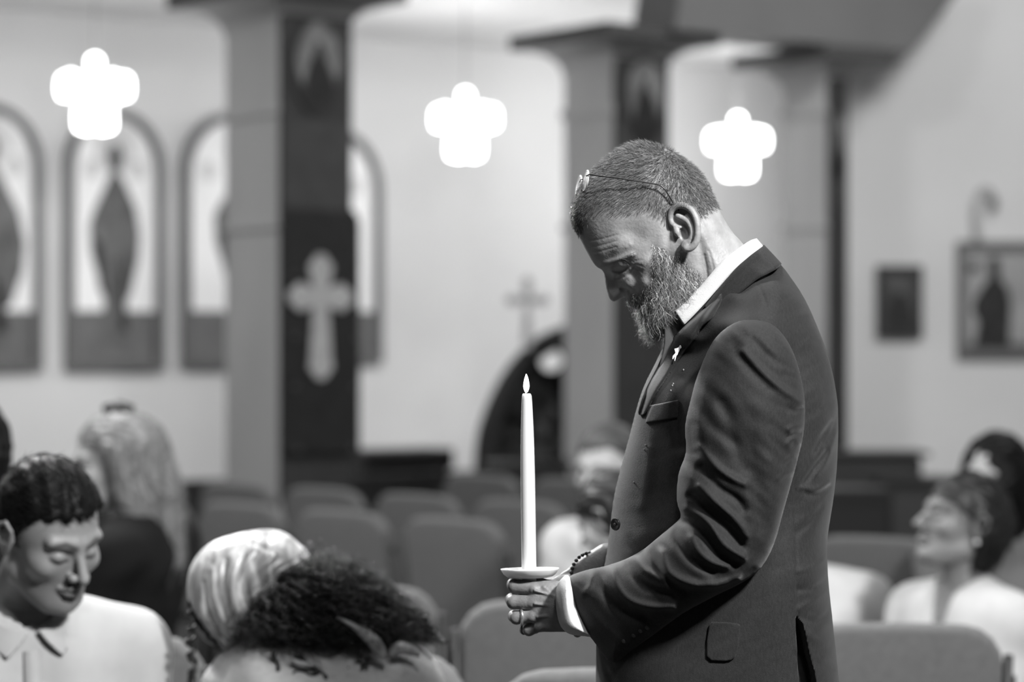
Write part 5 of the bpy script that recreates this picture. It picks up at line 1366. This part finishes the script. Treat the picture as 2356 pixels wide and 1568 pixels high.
    l = smax(leg(G, .012), .06 - G[2], .004); LV, LF = surfnet(l.astype(np.float32), org, (.012,) * 3)
    mk('trousers', LV, LF[:, ::-1], grey_trousers, root)
    for k in (1, -1):
        a = P[k][4]; lo3 = np.minimum(v3(a), v3(a + tf * .17)) - .07; lo3[2] = 0; hi3 = np.maximum(v3(a), v3(a + tf * .17)) + .07; hi3[2] = .11
        G = gridbox(lo3, hi3, .008); shd = s_line(G, [Vector((a.x, a.y, .05)) - tf * .02, Vector((a.x, a.y, .035)) + tf * .15], [.046, .036]); shd = smax(shd, .002 - G[2], .003)
        SV, SF = surfnet(shd.astype(np.float32), (G[0][0, 0, 0], G[1][0, 0, 0], G[2][0, 0, 0]), (.008,) * 3); mk('shoe', SV, SF[:, ::-1], black_cloth, root)
    # hair
    if hair:
        r = .0038; Gh = gridbox((-.19, -.14, -.30), (.16, .14, .16), r); x, y, z = Gh; ya = np.abs(y)
        if hair == 'short':
            h = s_ell(Gh, (-.013, 0, .038), (.104, .084, .093)); line = .0045 * np.sin(150 * y + 4 * np.sin(60 * y)) + np.interp(x, [-.1, -.045, -.02, .006, .018, .04, .062, .1], [-.07, -.055, -.002, -.014, .03, .056, .066, .066]).astype(np.float32)
            h = smax(h, line - z, .008)
        elif hair == 'receding':
            h = s_ell(Gh, (-.016, 0, .036), (.101, .082, .090)); line = np.interp(x, [-.1, -.045, -.02, .0, .03, .055, .1], [-.07, -.055, .0, .02, .06, .09, .12]).astype(np.float32); h = smax(h, line - z, .012)
        elif hair == 'bob':
            h = s_ell(Gh, (-.020, 0, .0), (.119, .092, .135)); line = np.interp(x, [-.14, -.04, -.018, .006, .035, .06, .1], [-.17, -.15, -.030, .004, .022, .036, .040]).astype(np.float32); h = smax(h, line - z, .012)
        elif hair == 'wide':
            h = s_ell(Gh, (-.028, 0, -.012), (.125, .112, .150)); h = smin(h, s_cone(Gh, (-.05, 0, -.06), (-.06, 0, -.2), .10, .09), .04)
            h = smax(h, -s_ell(Gh, (.115, 0, -.030), (.085, .060, .105)), .012)
        elif hair == 'long':
            h = s_ell(Gh, (-.022, 0, .034), (.112, .091, .098))
            line = np.interp(x, [-.1, -.03, .0, .03, .06, .1], [-.2, -.06, .0, .035, .062, .07]).astype(np.float32); h = smax(h, line - z, .012)
            h = smin(h, s_line(Gh, [(-.06, 0, .02), (-.095, 0, -.10), (-.10, 0, -.27)], [.085, .078, .055]), .03)
            h = smin(h, s_line(Gh, [(-.01, .07, .03), (-.03, .082, -.09), (-.05, .08, -.24)], [.035, .038, .03]), .02)
            h = smin(h, s_line(Gh, [(-.01, -.07, .03), (-.03, -.082, -.09), (-.05, -.08, -.24)], [.035, .038, .03]), .02)
        h = h + (.0010 if hair in ('short', 'receding') else .0028) * np.sin(130 * x + 60 * y + 5 * np.sin(40 * z)) * np.sin(90 * y - 50 * z + seedf) + .0016 * np.sin(230 * y + 60 * x)
        hv_, hf_ = surfnet(h.astype(np.float32), (-.19, -.14, -.30), (r,) * 3)
        hw = tow(hv_, hm_, C, s); ho = mk('hair', hw, hf_[:, ::-1], hair_m, root)
        if hairtex:
            Pp, Nn = surf_samples(hw, hf_[:, ::-1], hairtex, 7); rg_ = np.random.default_rng(8)
            ctr = np.array(C); down = -hm_[2] if hair in ('long', 'wide', 'bob') else hm_[0] * .9 + hm_[2] * .2
            T_ = down - (Nn @ down)[:, None] * Nn; T_ /= np.maximum(np.linalg.norm(T_, axis=1, keepdims=True), .2)
            Dd = T_ + Nn * (.25 if hair == 'short' else .05) + rg_.normal(scale=.22 if hair == 'short' else .08, size=Pp.shape)
            strands('hair_strands', Pp - Nn * .002, Dd, rg_.uniform(.012, .024, hairtex) * (1 if hair == 'short' else 2.5), .0006, hair_m, ho, segs=3, curl=.12 if hair == 'short' else .04, seed=6, droop=0 if hair == 'short' else .3)
    return root, dict(N=N, SH=SHc, L=L, F=tf, H=H, P=P, hm=hm_, C=C, s=s, top=to)

# man in the pale shirt, bottom left
pm, I = figure(at(114, 1222, 4.25), (.42, -.91), (.66, -.62, -.40), 'short', pale_shirt, mat('skin_pale', .22, .5, .4, var=.06, vscale=30, sss=.2, attr='tone'), 'person with short black hair in a pale shirt, looking down, at lower left',
              black_hair, s=1.0, roll=.10, lean=.05, hres=.0024, sh=.205, fold=.0035, hairtex=5000, chest=1.1)
def collar(I, m, parent, r=.060):
    """turned-down collar, open in front"""
    c = I['N'] + I['F'] * .014 - Vector((0, 0, .008)); lo = np.array(c) - .13; hi = np.array(c) + .13; st = .0032
    G = gridbox(lo, hi, st); X, Y, Zz = G[0] - c.x, G[1] - c.y, G[2] - c.z
    f = X * I['F'].x + Y * I['F'].y; l = X * I['L'].x + Y * I['L'].y; az = np.abs(np.arctan2(l, f)); rr = np.sqrt(f * f + l * l); ff = (1 + np.cos(az)) / 2
    zu = .036 - .060 * ff ** 1.6; zl = zu - .032 - .034 * ff ** 7; dz = zu - Zz
    rad = r + .010 + .42 * dz + .010 * ff
    d = (np.abs(rr - rad) - .0030) * .9
    d = smax(d, Zz - zu, .003); d = smax(d, zl - Zz, .003); d = smax(d, (.07 + dz * 8.0 - az) * rr, .003)
    V, Fc = surfnet(d.astype(np.float32), tuple(lo), (st,) * 3); mk('collar', V, Fc[:, ::-1], m, parent)
collar(I, pale_shirt, pm)
F_, L_, SHc = I['F'], I['L'], I['SH']
tv = np.empty(len(I['top'].data.vertices) * 3, np.float32); I['top'].data.vertices.foreach_get('co', tv); tv = tv.reshape(-1, 3).astype(float)
def on_top(l, z, out=.003):      # a point on the front of the shirt
    r = tv - np.array(SHc); fl_ = r @ np.array(F_); ll = r @ np.array(L_)
    k = (np.abs(ll - l) < .012) & (np.abs(tv[:, 2] - z) < .012)
    f = fl_[k].max() if k.any() else .1
    return Vector(np.array(SHc) + np.array(F_) * (f + out) + np.array(L_) * l + np.array([0, 0, z - SHc.z]))
pz = [SHc.z - .015 - k * .02 for k in range(20)]
stripA = [on_top(.016, z, .004) for z in pz]; stripB = [on_top(-.016, z, .004) for z in pz]
V = []; Fc = []
for a, b in zip(stripA, stripB): V += [a, b, b - F_ * .004, a - F_ * .004]
for i in range(len(pz) - 1):
    for k in range(4): Fc.append((i * 4 + k, i * 4 + (k + 1) % 4, (i + 1) * 4 + (k + 1) % 4, (i + 1) * 4 + k))
MB().add(V, Fc).build('placket', pale_shirt, I['top'], smooth=True)
for z in (SHc.z - .09, SHc.z - .18, SHc.z - .27): MB().sphere(on_top(0, z, .005), .0055, 12, sc=(1, 1, 1)).build('button', mat('shirt_button', .2, .4, .5), I['top'], smooth=True)

figure(at(-105, 1035, 5.4), (-.9, .3), (-.9, .3, 0), 'bob', black_cloth, skin_l, 'person with black hair cut off by the left picture edge', black_hair, s=.98, seedf=1, lean=.0)
# blonde woman in black
bl, Ib = figure(at(262, 1062, 6.4), (-.92, .25), (-.93, -.12, -.12), 'long', black_cloth, skin_l, 'person with long blonde hair and a hair clip, in a black top, at left', mat('blonde_hair', .20, .45, .5, var=.4, vscale=5, stretch=(9, 9, .6)), s=1.0, lean=-.04, fem=1, hairtex=2500, sh=.20, seedf=2)
cw = Ib['C'] + Vector((.01, -.0, .135))
hc = MB(); hc.tube([cw + Vector((-.035, 0, .0)), cw + Vector((0, -.0, .012)), cw + Vector((.04, 0, .0))], .016, 10); hc.build('hair_clip', mat('clip_dark', .03, .4, .5), bl, smooth=True)
# grey-haired man by the candle
figure(at(1400, 1078, 7.0), (-.5, -.8), (-.60, -.78, -.12), 'short', white_shirt, mat('skin_light_b', .5, .5, .4, sss=.2, attr='tone'), 'grey-haired person in white whose face shows between candle and standing man', mat('grey_hair', .07, .5, .4, var=.3, vscale=30), s=1.02, seedf=3, lean=.05)
# dark-haired person in white in front of him
pd, Id = figure(at(1405, 1190, 6.0), (0, 1), (-.75, .45, -.45), 'bob', white_shirt, skin_l, 'dark-haired person in a white top, head low, right behind the candle dish', mat('dark_hair', .010, .5, .4), s=.86, seedf=4, lean=.16, sh=.24, chest=1.1, hip=(.13, 5.875, .612))
# raised forearm and hand of the grey-haired man, resting on the row in front
# man whose white shoulder shows behind the standing man's back
figure(at(1822, 1185, 6.6), (-.15, .98), (-.15, .98, 0), 'short', white_shirt, skin_l, 'person in white, one shoulder showing past the standing man\'s back', black_hair, s=.95, seedf=5, lean=.06, sh=.205, hres=.005)
# woman in the pale cardigan
pw_, Iw = figure(at(2210, 1200, 6.1), (-.88, -.47), (-.88, -.30, .26), 'bob', mat('cream_knit', .52, .85, .3, var=.05, vscale=30, bump=.6, bscale=120, stretch=(1, 1, .3)), mat('skin_mid', .22, .5, .4, var=.08, vscale=30, sss=.2, attr='tone'),
       'person in a cream cardigan with short dark hair, face turned up, at right', mat('dark_brown_hair', .010, .45, .5, var=.4, vscale=20), s=1.0, fem=1, vneck=.16, lean=.0, sh=.20, top='cardigan', hairtex=1500, seedf=6, hres=.0028, fold=.005, chest=1.12)
G = gridbox(np.array(Iw['SH']) - .25, np.array(Iw['SH']) + .12, .009); SHw, Fw, Lw = Iw['SH'], Iw['F'], Iw['L']
bl_ = None
for k in (1, -1):
    t = s_line(G, [SHw + Lw * .07 * k - Vector((0, 0, .25)), SHw + Lw * .07 * k - Vector((0, 0, .07))], [.112, .108]); bl_ = t if bl_ is None else smin(bl_, t, .04)
bl_ = smax(bl_, -s_cone(G, Iw['N'] - Vector((0, 0, .06)) + Fw * .05, Iw['N'] + Vector((0, 0, .14)) + Fw * .06, .066, .1), .006)
bv_, bf_ = surfnet(bl_.astype(np.float32), (G[0][0, 0, 0], G[1][0, 0, 0], G[2][0, 0, 0]), (.009,) * 3)
mk('blouse', bv_, bf_[:, ::-1], mat('grey_blouse', .20, .7, .4, var=.1, vscale=10), pw_)
MB().sphere(Vector(np.array(Iw['C']) + (np.array([-.008, .088, -.044])) @ Iw['hm']), .007, 12).build('earring', mat('pearl', .8, .3, .5), pw_, smooth=True)
# black-haired woman behind her
figure(at(2285, 1098, 7.1), (-.1, -1.0), (-.62, -.76, -.10), 'wide', mat('grey_cloth', .16, .85, .2), mat('skin_light_c', .48, .5, .4, sss=.2, attr='tone'), 'person with long black hair at the right edge, behind the cream cardigan', black_hair, s=.98, fem=1, seedf=7, lean=.02)

# ------------------------------------------------------------------ woman with head scarf and curly hair, seen from behind
DW = 4.35; Sw = FPX / DW
wo = empty('person', at(640, 800, DW)); wo.location.z = 0
tag(wo, 'person bowed forward with streaked head scarf, long curly black hair and pale knit top', 'person')
def Wp(u, v, w): return Vector(((u - 1178) / Sw, DW - w / Sw, CAM_Z + (HOR - v) / Sw))
# head and neck under the scarf, arms, legs
G = gridbox((Wp(380, 0, 0).x, DW - .62, .0), (Wp(1100, 0, 0).x, DW + .26, 1.16), .011); org = (G[0][0, 0, 0], G[1][0, 0, 0], G[2][0, 0, 0])
b = s_ell(G, Wp(572, 1345, -12), (.098, .078, .085)); b = smin(b, s_ell(G, Wp(505, 1405, -40), (.055, .060, .068)), .03)
b = smin(b, s_line(G, [Wp(590, 1380, -20), Wp(700, 1500, -30)], [.055, .06]), .03)
b = smin(b, s_line(G, [Wp(750, 1560, 0), Wp(750, 1700, -10), Wp(750, 1860, -20)], [.09, .10, .11]), .05)
for k in (1, -1):
    b = smin(b, s_line(G, [Wp(750 + k * 170, 1600, -10), Wp(750 + k * 190, 1780, 60), Wp(750 + k * 120, 1860, 390)], [.05, .04, .026]), .04)
    b = smin(b, s_line(G, [Wp(750 + k * 105, 1862, -20), Wp(750 + k * 120, 1885, 560), Wp(750 + k * 120, 2560, 580)], [.085, .06, .04]), .03)
b = smax(b, .004 - G[2], .002)
bV, bF = surfnet(b.astype(np.float32), org, (.011,) * 3)
parts = [(bV, bF[:, ::-1])]
for k in (1, -1):
    hv2, hf2 = hand_mesh(Wp(750 + k * 118, 1860, 385), (-.1 * k, -.9, -.1), .9); parts.append((hv2, hf2))
Vs = []; Fs = []; n0 = 0
for a, f in parts: Vs.append(a); Fs.append(f + n0); n0 += len(a)
mk('body', np.concatenate(Vs), np.concatenate(Fs), mat('skin_brown', .16, .5, .4, sss=.1), wo)
l = None
for k in (1, -1):
    t = s_line(G, [Wp(750 + k * 105, 1862, -20), Wp(750 + k * 120, 1885, 560), Wp(750 + k * 120, 2560, 580)], [.098, .075, .06], .03); l = t if l is None else smin(l, t, .03)
l = smax(l, .02 - G[2], .002)
lV, lF = surfnet(l.astype(np.float32), org, (.011,) * 3); mk('trousers', lV, lF[:, ::-1], grey_trousers, wo)
# knit top
KO = [(556, 1462), (600, 1448), (680, 1452), (780, 1462), (880, 1468), (955, 1478), (995, 1512), (1030, 1570), (1056, 1640), (1062, 1740), (1020, 1830), (960, 1880), (540, 1880), (505, 1830), (478, 1740), (462, 1640), (462, 1566), (484, 1530), (505, 1500)]
KP = smooth_poly(KO, 3); ks = 4.0; ku = np.arange(400, 1100, ks); kv = np.arange(1430, 2030, ks); KU, KV = np.meshgrid(ku, kv); KD = sdist(KU, KV, KP)
KW = field(KU, KV, [(750, 1500, 120, 80), (750, 1700, 165, 100), (500, 1650, 90, 60), (1000, 1650, 90, 60), (750, 1850, 140, 80)])
KR = field(KU, KV, [(750, 1500, 90, 80), (750, 1700, 150, 100), (750, 1950, 150, 100)])
kf = 0
for p, a, w_ in (([(560, 1470), (530, 1490), (495, 1540)], -8, 8), ([(575, 1478), (555, 1500), (520, 1560)], 6, 9), ([(700, 1530), (800, 1550), (900, 1540)], -4, 14), ([(960, 1500), (985, 1540), (1000, 1600)], -4, 12)): kf = kf + a * ridge(KU, KV, p, w_)
KW1 = np.sqrt(np.maximum(thick(KD, KW, KR), 0)); KW2 = np.where(KW1 > 1, np.maximum(KW1 + kf * np.clip(KW1 / 60, 0, 1), 1), 0)
knit = mat('pale_knit', .55, .9, .3, var=.10, vscale=60, bump=.9, bscale=350, stretch=(1, 1, 2.2))
_, kX, kF, kUV = plane_mesh(np.where(KD < 0, thick(KD, KW, KR), KW2 ** 2), ku[0], kv[0], ks, DW, 'knit_top', knit, wo, 200, shift=lambda u, v: -5 + 0 * u, step_w=5)
# scarf
SCO = [(431, 1362), (436, 1312), (455, 1275), (488, 1246), (535, 1229), (585, 1219), (625, 1217), (658, 1226), (688, 1250), (712, 1275), (722, 1300), (700, 1350), (660, 1400), (612, 1450), (560, 1478), (520, 1488), (486, 1462), (455, 1424), (438, 1392)]
SCP = smooth_poly(SCO, 4); cs = 2.6; cu_ = np.arange(420, 740, cs); cv_ = np.arange(1205, 1500, cs); CU_, CV_ = np.meshgrid(cu_, cv_); CD = sdist(CU_, CV_, SCP)
CW = field(CU_, CV_, [(560, 1340, 112, 60), (660, 1300, 100, 40), (500, 1440, 86, 40)]); CR = field(CU_, CV_, [(560, 1340, 118, 60), (660, 1300, 90, 40), (500, 1440, 80, 40)])
cf = 0
for p, a, w_ in (([(446, 1400), (470, 1440), (515, 1482)], -5, 4), ([(458, 1380), (480, 1430), (530, 1478)], 4, 5), ([(480, 1330), (490, 1400), (530, 1465)], -5, 5), ([(500, 1300), (510, 1380), (545, 1460)], 5, 6), ([(530, 1280), (530, 1350), (555, 1440)], -5, 5),
                 ([(560, 1270), (545, 1340), (570, 1425)], 4, 6), ([(600, 1265), (565, 1330), (585, 1405)], -5, 6), ([(640, 1270), (590, 1320), (600, 1380)], 5, 7), ([(690, 1280), (640, 1310), (610, 1360)], -4, 6), ([(470, 1290), (462, 1350), (480, 1420)], 3, 5), ([(700, 1270), (640, 1262), (580, 1240)], -3, 6)):
    cf = cf + a * ridge(CU_, CV_, p, w_)
CW1 = np.sqrt(np.maximum(thick(CD, CW, CR), 0)); CW2 = np.where(CW1 > 1, np.maximum(CW1 + cf * np.clip(CW1 / 40, 0, 1), 1), 0)
scm = bpy.data.materials.new('streaked_silk'); scm.use_nodes = True; nt = scm.node_tree; bb = nt.nodes['Principled BSDF']
bb.inputs['Roughness'].default_value = .38; bb.inputs['Specular IOR Level'].default_value = .6; bb.inputs['Sheen Weight'].default_value = .3
tc = nt.nodes.new('ShaderNodeTexCoord'); mp = nt.nodes.new('ShaderNodeMapping'); mp.inputs['Rotation'].default_value = (0, math.radians(24), 0); mp.inputs['Scale'].default_value = (42, 24, 9)
nz = nt.nodes.new('ShaderNodeTexNoise'); nz.inputs['Scale'].default_value = 1.0; nz.inputs['Detail'].default_value = 4; nz.inputs['Distortion'].default_value = .6
rp = nt.nodes.new('ShaderNodeValToRGB'); rp.color_ramp.elements[0].position = .40; rp.color_ramp.elements[0].color = (.13, .13, .13, 1); rp.color_ramp.elements[1].position = .60; rp.color_ramp.elements[1].color = (.50, .50, .50, 1)
e = rp.color_ramp.elements.new(.5); e.color = (.28, .28, .28, 1)
nt.links.new(tc.outputs['Object'], mp.inputs[0]); nt.links.new(mp.outputs[0], nz.inputs['Vector']); nt.links.new(nz.outputs['Fac'], rp.inputs[0]); nt.links.new(rp.outputs[0], bb.inputs['Base Color'])
plane_mesh(np.where(CD < 0, thick(CD, CW, CR), CW2 ** 2), cu_[0], cv_[0], cs, DW, 'head_scarf', scm, wo, 125, step_w=3.2)
# curly hair: a dark core with ringlets all over it
HOc = [(548, 1452), (556, 1410), (590, 1362), (628, 1322), (672, 1290), (725, 1278), (800, 1284), (860, 1312), (905, 1350), (950, 1385), (985, 1425), (1004, 1462), (975, 1474), (905, 1470), (850, 1474), (770, 1474), (690, 1472), (615, 1476), (570, 1466)]
HPc = smooth_poly(HOc, 3); hs = 4.0; hu = np.arange(530, 1030, hs); hv2_ = np.arange(1260, 1520, hs); HU, HV2 = np.meshgrid(hu, hv2_); HD = sdist(HU, HV2, HPc) - 9
hq = thick(HD, field(HU, HV2, [(640, 1400, 105, 60), (800, 1400, 105, 60), (950, 1440, 70, 50)]), field(HU, HV2, [(640, 1400, 70, 60), (800, 1400, 75, 60), (950, 1440, 45, 50)]))
curl_m = mat('curly_black_hair', .011, .35, .6, attr=None)
core, cX, cF, cUV = plane_mesh(hq, hu[0], hv2_[0], hs, DW, 'curly_hair', mat('hair_core', .006, .8, .2), wo, 120, shift=lambda u, v: 32 + 0 * u, step_w=5)
Pp, Nn = surf_samples(cX, cF, 2600, 41); rg_ = np.random.default_rng(12)
k = Nn[:, 1] < .5; Pp, Nn = Pp[k], Nn[k]
pu = Pp[:, 0] * Sw + 1178; pv = HOR - (Pp[:, 2] - CAM_Z) * Sw
fl = flow(pu, pv, [(620, 1340, .55, .6, 60), (600, 1440, .8, .5, 50), (720, 1300, .9, .25, 60), (720, 1440, .95, .3, 60), (850, 1350, .9, .5, 60), (850, 1460, 1, .2, 50), (950, 1420, .75, .7, 50)])
Dd = np.stack([fl[:, 0], -.15 + 0 * pu, -fl[:, 1]], 1) + rg_.normal(scale=.20, size=Pp.shape); Dd -= np.minimum((Dd * Nn).sum(1), 0)[:, None] * Nn; Dd += Nn * .12
room_ = np.clip(sdist(pu + fl[:, 0] * 80, pv + fl[:, 1] * 80, HPc) / 60 + .75, .28, 1)
strands('ringlets', Pp - Nn * .004, Dd, rg_.uniform(.03, .085, len(Pp)) * room_, .0017, curl_m, core, segs=22, coil=.0050, waves=4.5, seed=13, droop=.10)
Pp, Nn = surf_samples(cX, cF, 2600, 43); Dd = Nn + rg_.normal(scale=.8, size=Pp.shape)
strands('frizz', Pp, Dd, rg_.uniform(.012, .034, len(Pp)), .0004, curl_m, core, segs=8, coil=.004, waves=1.6, seed=15)
core['label'] = 'long curly black hair spilling over the back'
def lock(pts, r, cr, turns, name='loose_lock', par=None, n=70, m=None):
    Q = smooth_poly(pts, 8, False); t = np.linspace(0, 1, n); idx = np.linspace(0, len(Q) - 1, n)
    q = np.stack([np.interp(idx, np.arange(len(Q)), Q[:, i]) for i in range(3)], 1)
    path = [Wp(a + cr * math.cos(turns * 6.283 * s_), b + cr * .5 * math.sin(turns * 6.283 * s_), c + cr * math.sin(turns * 6.283 * s_)) for (a, b, c), s_ in zip(q, t)]
    return MB().tube(path, [r * (1 - .5 * s_) for s_ in t], 7).build(name, m or curl_m, par or core, smooth=True)
for k in range(3):
    o_ = k * 2.1
    lock([(445, 1395, 20), (446, 1440, 26 + 4 * k), (440, 1480, 28), (448, 1530, 28), (438, 1600, 28), (440, 1680, 26)], .0048, 7 + k, 6.5 + .3 * k, 'braid')
lock([(440, 1380, 30), (470, 1440, 34), (512, 1492, 30)], .006, 3, 5, 'braid')
lock([(640, 1480, 120), (652, 1520, 118), (668, 1540, 112), (700, 1528, 116), (760, 1545, 112)], .0045, 3, 5)
lock([(690, 1488, 120), (730, 1525, 116), (775, 1548, 112), (800, 1558, 108)], .0060, 4, 6)
lock([(700, 1490, 118), (745, 1528, 116), (790, 1552, 110), (812, 1535, 110), (806, 1520, 112)], .0030, 3, 4)
lock([(830, 1480, 120), (845, 1515, 118), (855, 1500, 118)], .0045, 4, 3)
lock([(930, 1380, 60), (985, 1420, 62), (1005, 1455, 60), (1022, 1470, 60)], .0055, 6, 6)
lock([(715, 1285, 40), (722, 1262, 40), (716, 1250, 40)], .0022, 2, 2)
lock([(825, 1295, 30), (830, 1278, 30), (820, 1266, 30)], .0012, 2, 1)
# tied ends of the scarf
def ribbon(cl, hw, name, m, par, th=2.0):
    Q = smooth_poly(cl, 6, False); V = []; Fc = []; n = len(Q)
    for i in range(n):
        a, b = Q[max(i - 1, 0)], Q[min(i + 1, n - 1)]; d = (b - a)[:2]; d = d / np.linalg.norm(d); nx, ny = -d[1], d[0]
        h = np.interp(i / (n - 1), np.linspace(0, 1, len(hw)), hw)
        for k in range(5):
            q = k / 4 * 2 - 1; V.append(Wp(Q[i][0] + nx * h * q, Q[i][1] + ny * h * q, Q[i][2] + 4 * math.cos(q * 4) + 2))
        for k in range(5):
            q = 1 - k / 4 * 2; V.append(Wp(Q[i][0] + nx * h * q, Q[i][1] + ny * h * q, Q[i][2] + 4 * math.cos(q * 4) + 2 - th))
    for i in range(n - 1):
        for k in range(10): Fc.append((i * 10 + k, i * 10 + (k + 1) % 10, (i + 1) * 10 + (k + 1) % 10, (i + 1) * 10 + k))
    Fc += [tuple(range(10)), tuple((n - 1) * 10 + k for k in range(10))]
    return MB().add(V, Fc).build(name, m, par, smooth=True)
silk = mat('pale_silk', .38, .35, .6, var=.3, vscale=40)
ribbon([(786, 1403, 146), (820, 1420, 150), (850, 1440, 150), (875, 1465, 146), (890, 1495, 136)], [3, 6, 13, 15, 9], 'scarf_tail', silk, wo)
ribbon([(905, 1490, 118), (925, 1474, 122), (950, 1480, 116), (972, 1492, 104)], [8, 15, 12, 6], 'scarf_tail', silk, wo)
ribbon([(680, 1498, 130), (705, 1510, 128), (735, 1512, 126)], [3, 8, 4], 'scarf_tail', silk, wo)
